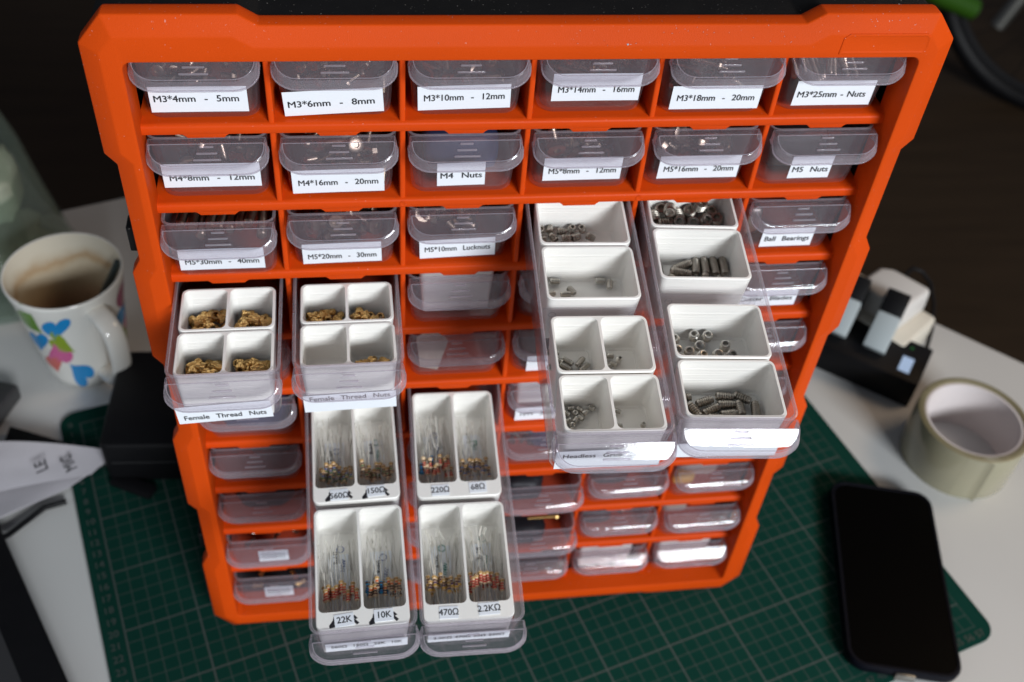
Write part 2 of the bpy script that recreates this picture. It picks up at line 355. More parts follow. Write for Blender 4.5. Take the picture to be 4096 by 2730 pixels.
def frame_mesh():
    L0 = offset(OUT, 0.80); L3 = offset(OUT, 0.06)
    xl, xr = XL - CX, XR - CX
    I = [(x, y) for x, y in rrect((xr - xl) / 2, ZB, ZT, 0.35, 4, (xl + xr) / 2)]
    bm = bmesh.new()
    def lp(P_, y): return [bm.verts.new((x, y, z)) for x, z in P_]
    def band(A, B):
        n_ = len(A)
        for k in range(n_):
            try: bm.faces.new((A[k], A[(k + 1) % n_], B[(k + 1) % n_], B[k]))
            except ValueError: pass
    a0 = lp(L0, -D); a1 = lp(OUT, -D + 0.42); a2 = lp(OUT, 0.0); a3 = lp(L3, 0.25); a4 = lp(offset(OUT, 0.9), 0.25)
    band(a0, a1); band(a1, a2); band(a2, a3); band(a3, a4)
    b0 = lp(I, -D); b1 = lp(I, 0.75); band(b1, b0)
    ed = []
    for L in (a0, b0):
        for k in range(len(L)):
            e_ = bm.edges.get((L[k], L[(k + 1) % len(L)])); ed.append(e_)
    bmesh.ops.triangle_fill(bm, edges=ed, use_beauty=True, use_dissolve=False)
    bmesh.ops.dissolve_limit(bm, angle_limit=R(1), verts=bm.verts, edges=bm.edges)
    bmesh.ops.recalc_face_normals(bm, faces=bm.faces)
    for v in bm.verts: v.co *= S
    me = bpy.data.meshes.new('front_frame'); bm.to_mesh(me); bm.free(); me.materials.append(MAT['orange_plastic'])
    return bake(me, bev=0.09, seg=3, ang=18, sm=40)
obj('front_frame', frame_mesh(), cab)
# grid of shelf rails and dividers
def rail_mesh(x0, x1):
    # profile (y,z) with softly rounded front top edge, lower edge crisp
    P_ = [(6.5, 0), (0.03, 0), (0.0, 0.04), (0.0, 0.33), (0.03, 0.41), (0.10, 0.47), (0.22, 0.50), (0.55, 0.50), (0.62, 0.53), (6.5, 0.53)]
    V = [(x0, y, z) for y, z in P_] + [(x1, y, z) for y, z in P_]; n_ = len(P_)
    F = [(k, (k + 1) % n_, n_ + (k + 1) % n_, n_ + k) for k in range(n_)] + [tuple(range(n_))[::-1], tuple(range(n_, 2 * n_))]
    return mesh('shelf_rail', V, F, 'orange_gloss', smooth=40)
rm = rail_mesh(XL - CX - 0.1, XR - CX + 0.1)
for r in range(1, 10): obj('shelf_rail', rm, cab, (0, 0, RAIL1 - (r - 1) * PR))
dm = bake(mesh('divider', *boxvf(-0.135, 0.135, 0.13, 6.2, 1.5, 45.2), 'orange_gloss'), bev=0.09, seg=3)
for c in range(1, 6): obj('divider', dm, cab, (X3 + (c - 3) * PC - CX, 0, 0))
# hanging latch tab over each drawer
tv = [(-1.05, 0), (1.05, 0), (0.90, -0.10), (0.80, -0.21), (-0.80, -0.21), (-0.90, -0.10)]
V = [(x, 0.04, z) for x, z in tv] + [(x, 0.30, z) for x, z in tv]
F = [tuple(range(6)), tuple(range(6, 12))[::-1]] + [(k, 6 + k, 6 + (k + 1) % 6, (k + 1) % 6) for k in range(6)]
tabm = bake(mesh('latch_tab', V, F, 'orange_gloss'), bev=0.03)
for r in range(2, 11):
    for c in range(1, 7): obj('latch_tab', tabm, cab, (colx(c) - CX, 0, RAIL1 - (r - 2) * PR + 0.004))
# moulding plug marks on the second rail
pm = mesh('mould_mark', *lathe([(0.17, 0), (0.17, 0.02), (0.13, 0.03), (0.10, 0.015)], 14), 'orange_gloss', smooth=30)
for x in (0.91, 12.6): obj('mould_mark', pm, cab, (x - CX, 0.0, RAIL1 - PR + 0.22), (R(90), 0, 0))
# name plate recess, upper right corner: raised rim round a flat panel standing proud of the bevel
def plate():
    cx, z0, z1 = 15.45, 45.0, 46.0
    A = [(cx - 2.1, z0), (cx + 1.9, z0), (cx + 2.1, z0 + 0.25), (cx + 2.05, z1 - 0.2), (cx + 1.85, z1), (cx - 1.8, z1), (cx - 2.05, z1 - .2)]
    B = offset(A[::-1], 0.10)[::-1]; C_ = offset(A[::-1], 0.14)[::-1]
    def L(P_, y): return [(x, y, z) for x, z in P_]
    V, F = loft([L(A, -D + 0.25), L(A, -D - 0.035), L(B, -D - 0.04), L(C_, -D - 0.01)], False, True)
    return mesh('name_plate', V, F, 'orange_plastic')
pme = plate(); bm = bmesh.new(); bm.from_mesh(pme); bmesh.ops.recalc_face_normals(bm, faces=bm.faces); bm.to_mesh(pme); bm.free()
obj('name_plate', bake(pme, bev=0.03, seg=2), cab)
# black case: open box behind the front
def case():
    O_ = offset(OUT, 0.16); parts = []
    Pn = [(x, z) for x, z in O_]
    a = [(x, 0.26, z) for x, z in Pn]; b_ = [(x * 0.985, 15.6, z) for x, z in Pn]; c_ = [(x * 0.97, 15.9, 0.3 + (z - 0.3) * 0.99) for x, z in Pn]
    I_ = offset(OUT, 0.9); d_ = [(x, 0.26, z) for x, z in I_]; e_ = [(x * 0.985, 15.4, z) for x, z in I_]
    V, F = loft([e_, d_, a, b_, c_], True, True)
    return mesh('case_shell', V, F, 'black_plastic')
cme = case(); bm = bmesh.new(); bm.from_mesh(cme); bmesh.ops.recalc_face_normals(bm, faces=bm.faces); bm.to_mesh(cme); bm.free()
obj('case_shell', bake(cme, bev=0.12, seg=2, ang=25), cab)
sh = mesh('inner_shelf', *boxvf(-17.6, 17.6, 6.52, 15.2, 0.30, 0.45), 'black_plastic')
for r in range(1, 10): obj('inner_shelf', sh, cab, (0, 0, RAIL1 - (r - 1) * PR))
clip = box('side_clip', 0, 0.75, 0, 1.0, 0, 1.5, 'black_plastic', 0.08)
for z in (33.6, 8.2):
    obj('side_clip', clip, cab, (-18.95, 0.3, z)); obj('side_clip', clip, cab, (18.2, 0.3, z))

rd = random.Random(5); DV = []; DF = []
for i in range(150):
    x = rd.uniform(-17, 17) if rd.random() < .35 else rd.uniform(2, 17); q = rd.random()
    if q < .45: c_ = Vector((x, rd.uniform(-D + .45, .2), (46.27 if abs(x) < 11.6 else 46.77))); n1, n2 = Vector((1, 0, 0)), Vector((0, 1, 0))
    elif q < .75: t = rd.random(); zz = 46.25 if abs(x) < 11.6 else 46.75; c_ = Vector((x, -D - .012 + .42 * t, zz - .80 * (1 - t) + .012)); n1, n2 = Vector((1, 0, 0)), Vector((0, .46, .88))
    else: c_ = Vector((x, rd.uniform(.5, 6), (46.1 if abs(x) < 11.6 else 46.6) + .02)); n1, n2 = Vector((1, 0, 0)), Vector((0, 1, 0))
    if 11.4 < abs(x) < 12.8: continue
    sz = rd.uniform(.008, .022) if rd.random() < .96 else rd.uniform(.04, .07); b0 = len(DV)
    for k in range(5): a = k * 1.257 + rd.uniform(-.3, .3); DV.append(tuple(c_ + n1 * sz * math.cos(a) + n2 * sz * math.sin(a) * .8))
    DF.append(tuple(range(b0, b0 + 5)))
dd = obj('dust_flecks', mesh('dust_flecks', DV, DF, 'cloth_white'), cab); dd['kind'] = 'stuff'

# ------------------------------------------------------------------ drawers
def bin_mesh(L):
    W0, W1 = 2.42, 2.62
    def sec(z, ins, r_):
        t = z / H; hw = W0 + (W1 - W0) * t
        return ring(rrect(hw - ins, 0.28 * (1 - t) + ins, L - 0.15 * (1 - t) - ins, max(0.12, r_ - ins), 5), z)
    outer = [sec(0, 0.20, 0.7), sec(0.04, 0.09, 0.7), sec(0.12, 0.02, 0.7), sec(0.25, 0.0, 0.7), sec(0.6, 0, 0.65), sec(3.30, 0, 0.5)]
    rimz = [sec(3.31, -0.03, 0.5), sec(3.53, -0.03, 0.5), sec(H, 0.0, 0.5), sec(H, 0.10, 0.5)]
    inner = [sec(3.50, 0.13, 0.5), sec(0.6, 0.12, 0.6), sec(0.25, 0.16, 0.7), sec(0.12, 0.30, 0.7)]
    V, F = loft(outer + rimz + inner)
    me = mesh('bin', V, F, ['clear_plastic', 'clear_rim'], smooth=38)
    for p_ in me.polygons:
        if min(me.vertices[i].co.z for i in p_.vertices) > 3.45 * S: p_.material_index = 1
    return me
def handle_mesh():
    top = [(2.56, 0.02, H - 0.02), (2.54, -0.25, H - 0.02), (2.50, -0.44, H - 0.03)]
    a, b_ = Vector((0, -0.44, H - 0.03)), Vector((0, -1.11, H - 0.71))
    pts = []
    for x, t in ((2.50, 0.0), (2.49, 0.22), (2.45, 0.42), (2.36, 0.60), (2.22, 0.76), (2.03, 0.89), (1.82, 0.97), (1.58, 1.0)):
        q = a.lerp(b_, t); pts.append((x, q.y, q.z))
    right = top[:2] + [pts[0]] + pts[1:]
    n_ = len(right)
    V = [(x, y, z) for x, y, z in right] + [(-x, y, z) for x, y, z in right]
    F = [(k, n_ + k, n_ + k + 1, k + 1) for k in range(n_ - 1)]
    # skirt following the U outline, flaring out and hanging down
    U = right + [(-x, y, z) for x, y, z in right[::-1]]
    def sk(i, drop, fl_):
        x, y, z = U[i]; k = min(i, len(U) - 1 - i); f = k / (n_ - 1)
        sx = (1 if x > 0 else -1); wx = min(1.0, (1 - max(0, f - 0.45) / 0.55 * 0.9))
        wx *= (.35, .8, 1)[min(k, 2)]
        return (x + sx * fl_ * wx, y - (fl_ * 0.6 - max(0, drop - .2) * .25) * f, z - drop)
    base = len(V)
    for drop, fl_ in ((0.0, 0.0), (0.06, 0.07), (0.20, 0.11), (0.54, 0.15)):
        for i in range(len(U)): V.append(sk(i, drop, fl_) if drop else U[i])
    m_ = len(U)
    for j in range(3):
        for i in range(m_ - 1):
            F.append((base + j * m_ + i, base + j * m_ + i + 1, base + (j + 1) * m_ + i + 1, base + (j + 1) * m_ + i))
    me = mesh('handle', V, F, 'clear_handle')
    bm = bmesh.new(); bm.from_mesh(me); bmesh.ops.remove_doubles(bm, verts=bm.verts, dist=1e-6); bmesh.ops.recalc_face_normals(bm, faces=bm.faces)
    up = sum(f.normal.z for f in bm.faces)
    if up < 0: bmesh.ops.reverse_faces(bm, faces=bm.faces)
    bm.to_mesh(me); bm.free()
    me2 = bake(me, solid=0.075, sm=14)
    # thickened edges: fold of the panel, its top line and the free lower rim of the skirt
    pu = [Vector(q) + Vector((0, -.02, .015)) for q in pts] + [Vector((-x, y - .02, z + .015)) for x, y, z in pts[::-1]]
    rims = [tube(pu, .022, 5), tube([sk(i, .54, .15) for i in range(m_)], .042, 6), tube([(2.5, -.45, H - .015), (0, -.45, H - .015), (-2.5, -.45, H - .015)], .022, 5)]
    V2, F2, _ = join(rims); e = mesh('edge', V2, F2, 'clear_rim', smooth=70)
    bm = bmesh.new(); bm.from_mesh(me2); n0 = len(bm.faces); bm.from_mesh(e); bm.faces.ensure_lookup_table()
    for f in bm.faces[n0:]: f.material_index = 1
    for f in bm.faces[:n0]:
        if abs(f.normal.z) < .55 and f.calc_center_median().z < (H - .02) * S: f.material_index = 2
    bm.to_mesh(me2); bm.free(); me2.materials.append(MAT['clear_rim']); me2.materials.append(MAT['clear_skirt'])
    return me2
def ridge_mesh(w_):
    P_ = []
    for k in range(7): a = R(-90 + 180 * k / 6); P_.append((w_ / 2 + 0.05 * math.cos(a), 0.05 * math.sin(a)))
    for k in range(7): a = R(90 + 180 * k / 6); P_.append((-w_ / 2 + 0.05 * math.cos(a), 0.05 * math.sin(a)))
    V, F = loft([ring(P_, 0.0), ring([(x * 0.99, y * .85) for x, y in P_], 0.045), ring([(x * 0.97, y * .5) for x, y in P_], 0.075), ring([(x * 0.95, y * .12) for x, y in P_], 0.088)], False, True)
    return mesh('grip_ridge', V, F, 'clear_ridge', smooth=50)
HAN = handle_mesh(); RID = [ridge_mesh(q) for q in (0.52, 0.82, 1.12)]
BIN = {15.0: bin_mesh(15.0)}
pa = math.atan2(0.68, 0.67)                     # slope of the handle panel
STK = mesh('label_sticker', [(-0.5, 0, 0), (0.5, 0, 0), (0.5, 0, 1), (-0.5, 0, 1)], [(0, 1, 2, 3)], 'paper_white')
def sticker(parent, x, z, w_, h, txt, rotd=0, tsize=0.52, tx=0.0, tz=0.0, wall=4.5, y=None, sx=1.0):
    # stands on the sloping front wall of the bin (parts: sticker > printed text)
    yy = 0.28 * (1 - (z) / H) - 0.018 if y is None else y
    n_ = 8; V = []; F = []
    for i in range(n_ + 1):
        u = -w_ / 2 + w_ * i / n_; V += [(u, -0.004 * abs(u), 0), (u, -0.004 * abs(u), h)]
    F = [(2 * i, 2 * i + 2, 2 * i + 3, 2 * i + 1) for i in range(n_)]
    me = bake(mesh('label_sticker', V, F, 'paper_white'), solid=0.012, sm=None, off=1)
    s_ = obj('label_sticker', me, parent, (x, yy, z), (R(wall), R(-rotd), 0))
    if txt: obj('printed_text', text_mesh(txt, tsize, sx=sx), s_, (tx, -0.03, tz), (R(90), 0, 0))
    return s_

# (row, col): extension, tilt, yaw, dx
EXT = {}
for k, v in dict(c1r1=-.16, c2r1=-.19, c3r1=-.14, c4r1=-.22, c5r1=0, c6r1=-.14, c1r2=-.19, c2r2=-.12, c3r2=-.09, c4r2=-.18, c5r2=-.2, c6r2=-.05, c1r3=.47, c2r3=0, c3r3=-.16, c6r3=-.12,
                 c3r4=-.02, c6r4=-.12, c3r5=-.13, c6r5=-.05, c4r5=-.15, c1r6=0, c4r6=-.14, c1r7=-.07, c4r7=-.13, c1r8=.05, c4r8=.84, c5r8=0, c6r8=-.05, c1r9=.47, c4r9=1.16, c5r9=-.07, c6r9=.1,
                 c1r10=.45, c4r10=.25, c5r10=.15, c6r10=.07).items(): EXT[k] = (v, 0, 0)
EXT.update(c5r3=(12.96, 5, -4.2), c4r3=(12.98, 6.5, -2.4), c3r6=(13.55, 8, -1.0), c2r6=(13.75, 6, .7), c1r4=(6.14, 0, 0), c2r4=(5.91, 0, 0))
LAB = {  # x, z, width, height, text, rotation, text x
 'c1r1': (-0.1, .42, 4.15, 1.35, 'M3*4mm  -  5mm', 0, -.1), 'c2r1': (-.1, .20, 4.4, 1.3, 'M3*6mm  -  8mm', 2.8, -.1), 'c3r1': (-.1, .40, 4.2, 1.3, 'M3*10mm  -  12mm', 1.4, 0),
 'c4r1': (.12, .72, 4.1, 1.5, 'M3*14mm  -  16mm', 0, 0), 'c5r1': (0, .32, 4.3, 1.3, 'M3*18mm  -  20mm', 0, 0), 'c6r1': (0, .35, 3.9, 1.4, 'M3*25mm - Nuts', 0, -.1),
 'c1r2': (-.05, .68, 4.4, 1.4, 'M4*8mm  -  12mm', 0, 0), 'c2r2': (-.1, .22, 4.3, 1.4, 'M4*16mm  -  20mm', .8, 0), 'c3r2': (-.1, .5, 2.3, 1.4, 'M4  Nuts', 1.0, 0),
 'c4r2': (0, .6, 3.85, 1.4, 'M5*8mm  -  12mm', .3, 0), 'c5r2': (.05, .55, 4.1, 1.4, 'M5*16mm  -  20mm', 0, 0), 'c6r2': (0, .5, 2.15, 1.4, 'M5  Nuts', .3, 0),
 'c1r3': (-.1, .5, 4.05, 1.4, 'M5*30mm  -  40mm', 0, 0), 'c2r3': (-.1, .25, 3.9, 1.35, 'M5*20mm  -  30mm', 1, 0), 'c3r3': (-.1, .25, 3.85, 1.25, 'M5*10mm  Lucknuts', 2, 0),
 'c6r3': (0, .3, 2.85, 1.3, 'Ball  Bearings', .3, 0), 'c6r4': (-.1, .25, 3.6, 1.3, 'Cutter  Blades', .4, 0), 'c1r4': (-.2, .02, 4.5, 1.3, 'Female  Thread  Nuts', 3.0, 0),
 'c2r4': (.0, .10, 4.5, 1.3, 'Female  Thread  Nuts', 1.6, 0), 'c4r6': (0, .1, 4.0, 1.2, '10W  330Ω  10W', 0, 0), 'c4r5': (-.9, .08, 1.5, 1.3, '', 0, 0),
 'c2r6': (.1, .85, 4.1, 1.1, '560Ω  150Ω  22K  10K', .6, 0), 'c3r6': (-.1, .95, 4.2, 1.1, '2.2KΩ 470Ω 68Ω 220Ω', .6, 0),
 'c4r3': (.05, .55, 4.7, 1.6, 'Headless  Grub  Screws', 1.5, 0), 'c5r3': (.05, .42, 4.6, 1.2, '', 2.0, 0)}
TZ = dict(c4r3=1.15, c1r1=.7, c2r1=.6, c3r1=.65, c4r1=.62, c1r2=.55, c2r2=.62, c3r2=.62, c4r2=.58, c5r2=.58, c6r2=.55, c1r3=.53, c2r3=.47, c3r3=.6, c6r3=.55, c6r4=.6, c1r4=.42, c2r4=1.02)
ORD = ['', 'top', 'second', 'third', 'fourth', 'fifth', 'sixth', 'seventh', 'eighth', 'ninth', 'bottom']
OC = ['', 'leftmost', 'second from left', 'third from left', 'third from right', 'second from right', 'rightmost']
CONT = {'c3r4': 'with a plain white cup inside', 'c3r5': 'with a tan paper tag inside', 'c1r6': 'with something black inside', 'c1r7': 'with a dark pouch inside', 'c4r7': 'with dark shapes inside',
        'c6r8': 'with a yellow piece showing through', 'c5r10': 'with white stuff inside', 'c6r10': 'with white stuff inside', 'c1r9': 'with small chains and a striped label',
        'c1r10': 'with brass bits and a striped label', 'c4r8': 'pulled out a little', 'c4r9': 'pulled out with a brass screw inside', 'c4r10': 'half hidden'}
DRW = {}
SKIP = set()
def drawer(r, c, L=15.0):
    k = f'c{c}r{r}'; e, tilt, yaw = EXT.get(k, (-.12, 0, 0))
    Rm = Matrix.Rotation(R(yaw), 3, 'Z') @ Matrix.Rotation(R(tilt), 3, 'X')
    loc = Vector((colx(c), 0, flo(r) + 0.012)) + Rm @ Vector((0, -e, 0))
    o = bpy.data.objects.new('drawer', None); COL.objects.link(o); o.location = loc * S; o.rotation_euler = Rm.to_euler(); o.empty_display_size = .01
    where = f'{ORD[r]} row, {OC[c]} column of the orange cabinet'
    t_ = LAB.get(k)
    st = 'pulled far out' if e > 8 else 'pulled half out' if e > 4 else 'open a crack' if e > .3 else 'closed'
    if k in ('c2r6', 'c3r6'): lab = f'open clear drawer of resistors in two white cups, {"left" if c == 2 else "right"} of the lowest pair'
    elif k in ('c4r3', 'c5r3'): lab = f'long open clear drawer of grub screws, {"left with six compartments" if c == 4 else "right with four undivided cups"}'
    elif k in ('c1r4', 'c2r4'): lab = f'half open clear drawer of brass inserts, {"left, every compartment filled" if c == 1 else "right, one compartment empty"}'
    elif t_ and t_[4]: lab = f'{st} clear drawer marked {" ".join(t_[4].replace("-", "to").split())}, {ORD[r]} row, {OC[c]}'
    elif k in CONT: lab = f'{st} clear drawer {CONT[k]}, {where}'
    else: lab = f'{st} unmarked clear drawer, {where}'
    tag(o, ' '.join(lab.split()[:16]), 'drawer', 'clear plastic drawers of the orange cabinet')
    obj('bin', BIN[L], o); obj('handle', HAN, o)
    for j, (t, m_) in enumerate(zip((0.14, 0.44, 0.74), RID)):
        q = Vector((0, -0.44, H - 0.03)).lerp(Vector((0, -1.11, H - 0.71)), t)
        obj('grip_ridge', m_, o, (0.0, q.y - 0.004, q.z + 0.004), (pa, 0, 0))
    if t_:
        x, z, w_, h, txt, rt, tx = t_
        nch = max(1, len(txt)); size = 0.48
        s_ = sticker(o, x, z, w_, h, txt, rt, size, tx, TZ.get(k, .62))
        if txt:
            ch = s_.children[0]; ww = (max(v.co.x for v in ch.data.vertices) - min(v.co.x for v in ch.data.vertices)) / S
            ch.scale = (min(1.35, w_ * 0.87 / ww), 1, 1)
    DRW[k] = (o, Rm, loc)
    return o
for r in range(1, 11):
    for c in range(1, 7):
        if (r, c) in SKIP: continue
        drawer(r, c)
# small striped labels on two lower left drawers
for r in (9, 10):
    o = DRW[f'c1r{r}'][0]
    s_ = sticker(o, 0.2, 1.0, 1.9, 1.3, '', 0)
    for q in (0.35, 0.62, 0.9): obj('printed_line', mesh('printed_line', *boxvf(-0.75, 0.75, -0.022, -0.016, 0, 0.06), 'ink_black'), s_, (0, 0, q))

# ------------------------------------------------------------------ white printed cups
def cup_mesh(y0, y1, hw=2.3, top=3.42, split=False, floor_z=1.05, ledge=0.0):
    yc = 0.0; L = y1 - y0; t = 0.13
    def sec(z, ins, r_=0.35, ya=0.0, yb=L): return ring(rrect(hw - ins, ya + ins, yb - ins, max(0.1, r_ - ins), 4), z)
    V, F = loft([sec(0.16, 0.30), sec(0.24, 0.22), sec(top - 0.06, 0.0), sec(top, 0.04)], True, False)
    n_ = 20; P = [(V, F)]
    # compartments: inner loops
    holes = [(-hw + t, -0.06, t + ledge, L - t), (0.06, hw - t, t + ledge, L - t)] if split else [(-hw + t, hw - t, t + ledge, L - t)]
    bm = bmesh.new()
    vs = [bm.verts.new(v) for v in V]
    for f in F: bm.faces.new([vs[k] for k in f])
    outer = vs[-20:]
    edges = [bm.edges.get((outer[k], outer[(k + 1) % 20])) for k in range(20)]
    for (xa, xb, ya, yb) in holes:
        cx = (xa + xb) / 2; hx = (xb - xa) / 2
        l0 = [bm.verts.new((x, y, top)) for x, y in rrect(hx, ya, yb, 0.28, 4, cx)]
        l1 = [bm.verts.new((x, y, floor_z + 0.12)) for x, y in rrect(hx - 0.05, ya + 0.03, yb - 0.05, 0.28, 4, cx)]
        l2 = [bm.verts.new((x, y, floor_z)) for x, y in rrect(hx - 0.14, ya + 0.12, yb - 0.14, 0.22, 4, cx)]
        m_ = len(l0)
        for A, B in ((l0, l1), (l1, l2)):
            for k in range(m_): bm.faces.new((A[k], B[k], B[(k + 1) % m_], A[(k + 1) % m_]))
        bm.faces.new(l2)
        edges += [bm.edges.get((l0[k], l0[(k + 1) % m_])) or bm.edges.new((l0[k], l0[(k + 1) % m_])) for k in range(m_)]
    # top face as a plane with holes (outer top loop lies at the same height)
    bmesh.ops.triangle_fill(bm, edges=edges, use_beauty=True)
    bmesh.ops.recalc_face_normals(bm, faces=bm.faces)
    for v in bm.verts: v.co *= S
    me = bpy.data.meshes.new('cup_shell'); bm.to_mesh(me); bm.free(); me.materials.append(MAT['printed_white']); shade(me, 35)
    return me
def in_drawer(k, name, me, p_, rot=(0, 0, 0)):
    o_, Rm, loc = DRW[k]
    q = loc + Rm @ Vector(p_)
    M_ = Rm @ Euler(rot).to_matrix()
    return obj(name, me, None, q, M_.to_euler())
def cup(k, y0, y1, label, split=False, x=0.0, ledge=0.0, top=3.42, hw=2.3):
    me = cup_mesh(y0, y1, hw=hw, split=split, ledge=ledge, top=top)
    o_, Rm, loc = DRW[k]; q = loc + Rm @ Vector((x, y0, 0))
    e = empty('cup', q, Rm.to_euler(), label=label, cat='cup', group='white printed cups in the open drawers')
    obj('cup_shell', me, e); return e
cup('c5r3', 11.77, 14.77, 'undivided white cup of the thickest grub screws, right drawer under the rail', x=-.02, hw=2.24)
cup('c5r3', 8.28, 11.68, 'undivided white cup with a row of upright long grub screws, second in the right drawer', x=-.02, hw=2.24)
cup('c5r3', 3.48, 6.72, 'undivided white cup of shiny short grub screws showing their hex sockets', x=-.02, hw=2.24)
cup('c5r3', 0.20, 3.40, 'undivided white cup of dark long grub screws, frontmost in the right drawer', x=-.02, hw=2.24)
cup('c4r3', 11.0, 14.2, 'undivided white cup of short grub screws, left drawer under the rail', x=.08, hw=2.25)
cup('c4r3', 7.52, 10.9, 'undivided white cup holding only a few small grub screws', x=.08, hw=2.25)
cup('c4r3', 3.30, 6.55, 'two part white cup with long thin grub screws on its left', True, x=.10, hw=2.25)
cup('c4r3', 0.20, 3.22, 'two part white cup with the tiniest grub screws, front of its drawer', True, x=.10, hw=2.25)
for k, a, b_ in (('c1r4', 3.08, 6.08), ('c1r4', .12, 3.0), ('c2r4', 3.05, 5.92), ('c2r4', .12, 2.98)):
    cup(k, a, b_, dict(c1r43='two part white cup of brass inserts, left drawer, behind', c1r40='two part white cup of brass inserts, left drawer, in front',
        c2r43='two part white cup of brass inserts, right drawer, behind', c2r40='two part white cup with an empty left compartment')[k + str(int(a))], True)
RC = {}
for k, a, b_, t1, t2 in (('c2r6', 7.3, 14.05, '560Ω', '150Ω'), ('c2r6', .2, 6.93, '22K', '10K'), ('c3r6', 7.2, 14.0, '220Ω', '68Ω'), ('c3r6', .25, 6.85, '470Ω', '2.2KΩ')):
    e = cup(k, a, b_, f'long two part white cup of resistors marked {t1} and {t2}, {"rear" if a > 5 else "front"}, {"left" if k == "c2r6" else "right"} drawer', True, x=-0.02 if k == 'c2r6' else -.15, ledge=0.78)
    RC[(k, t1)] = e
    # paper stickers on the front ledge
    for s_, x, w_ in ((t1, -1.02, 0.95), (t2, 1.02, 0.95)):
        ww = w_ + 0.12 * max(0, len(s_) - 4); dz = 0.06 if s_ in ('150Ω', '10K', '68Ω', '2.2KΩ') else -0.02
        xx = x + (0.1 if s_ in ('22K', '560Ω') else 0)
        n_ = 1
        st = obj('label_sticker', mesh('label_sticker', *boxvf(-ww / 2, ww / 2, -.32, .32, 0, 0.03), 'paper_white'), e, (xx, 0.46 + dz, 3.424), (0, 0, R(random.uniform(-2, 5))))
        obj('printed_text', text_mesh(s_, 0.47, sx=.95), st, (0, 0.0 - (0.08 if s_ == '560Ω' else 0), 0.034))
        if t1 in ('560Ω', '22K'):
            # felt tip strokes left and right of the paper
            V, F, MI = join([tube([(xx - ww / 2 - .22, .15, 0), (xx - ww / 2 - .02, .42, 0), (xx - ww / 2 + .02, .62, 0)], .085, 5), tube([(xx - ww / 2 - .26, .14, 0), (xx - ww / 2 + .02, .2, 0)], .085, 5),
                             tube([(xx + ww / 2 - .02, .62, 0), (xx + ww / 2 + .12, .48, 0), (xx + ww / 2 + .0, .42, 0), (xx + ww / 2 + .20, .2, 0)], .085, 5)])
            V = [(x_, y_, 3.424 + z_ * 0.06) for x_, y_, z_ in V]
            obj('marker_stroke', mesh('marker_stroke', V, F, 'ink_black'), e)
# clear divider plates standing across the two long drawers
def plate_in(k, y, label, h=3.2, hw=2.35):
    me = bake(mesh('divider_plate', *boxvf(-hw, hw, -0.05, 0.05, 0.2, h), 'clear_plastic'), bev=0.02)
    o_ = obj('divider_plate', me, DRW[k][0], (0, y, 0))
    for x in (-1.9, 1.9):
        q = mesh('round_mark', *tube([(0.17 * math.cos(a * math.pi / 6), 0, 0.17 * math.sin(a * math.pi / 6)) for a in range(12)], 0.012, 4, True), 'clear_ridge')
        obj('round_mark', q, o_, (x, -0.06, 2.75))
plate_in('c5r3', 7.48, ''); plate_in('c4r3', 7.22, '', 3.15); plate_in('c3r6', 7.02, ''); plate_in('c2r6', 7.11, '')

# ------------------------------------------------------------------ grub screws
def grub_mesh(rad, ln, mat, n=18):
    th = 0.07 if rad < .17 else 0.11 if rad < .24 else 0.14
    prof = [(rad * .40, -ln / 2 + rad * .25), (rad * .62, -ln / 2), (rad * .80, -ln / 2 + .01)]
    z = -ln / 2 + th * .8; k = 0
    while z < ln / 2 - th * .8:
        prof += [(rad, z), (rad, z + th * .25), (rad * .80, z + th * .6)]; z += th
    prof += [(rad * .82, ln / 2 - .012), (rad * .66, ln / 2)]
    V, F = lathe(prof, n, True, False); base = len(V) - n
    # hex socket
    hx = []
    for k in range(n):
        a = 2 * math.pi * k / n; q = (a % (math.pi / 3)) - math.pi / 6; hx.append((rad * .46 / math.cos(q) * math.cos(a), rad * .46 / math.cos(q) * math.sin(a)))
    V = V + [(x, y, ln / 2 - .01) for x, y in hx] + [(x, y, ln / 2 - min(.9 * rad, ln * .5)) for x, y in hx]
    for k in range(n):
        k2 = (k + 1) % n
        F.append((base + k, base + k2, base + n + k2, base + n + k)); F.append((base + n + k, base + n + k2, base + 2 * n + k2, base + 2 * n + k))
    F.append(tuple(range(base + 2 * n, base + 3 * n)))
    return mesh('grub_screw', V, F, mat, smooth=28)
def scatter(k, name, me, items, z0, rad, ln, label, cat, group, dz=0.0, flip=True):
    pl = []
    for it in items:
        x, y = it[0], it[1]; a = it[2] if len(it) > 2 else 'u'
        up = a == 'u'; ext = rad if up else max(rad, ln * .42)
        # rest on what is already below
        lv = 0
        for (px, py, pr, pz) in pl:
            if (px - x) ** 2 + (py - y) ** 2 < ((pr + rad) * 0.80) ** 2: lv = max(lv, pz)
        z = z0 + (ln / 2 if up else rad) * 1.0 + (lv * 1.0)
        rz = random.uniform(0, 360) if up else a + random.uniform(-6, 6)
        rot = Euler((R(random.uniform(-24, 24)), R(random.uniform(-20, 20)), R(rz))) if up else Euler((0, R(90 + random.uniform(-9, 9) + (8 if lv else 0)), R(rz)))
        if up: rot = Euler((R(random.uniform(8, 32)), R(random.uniform(-14, 14)), 0))
        o_ = in_drawer(k, name, me, (x, y, z), rot); tag(o_, label, cat, group)
        pl.append((x, y, rad, rad * 1.5))
GS = 1.12
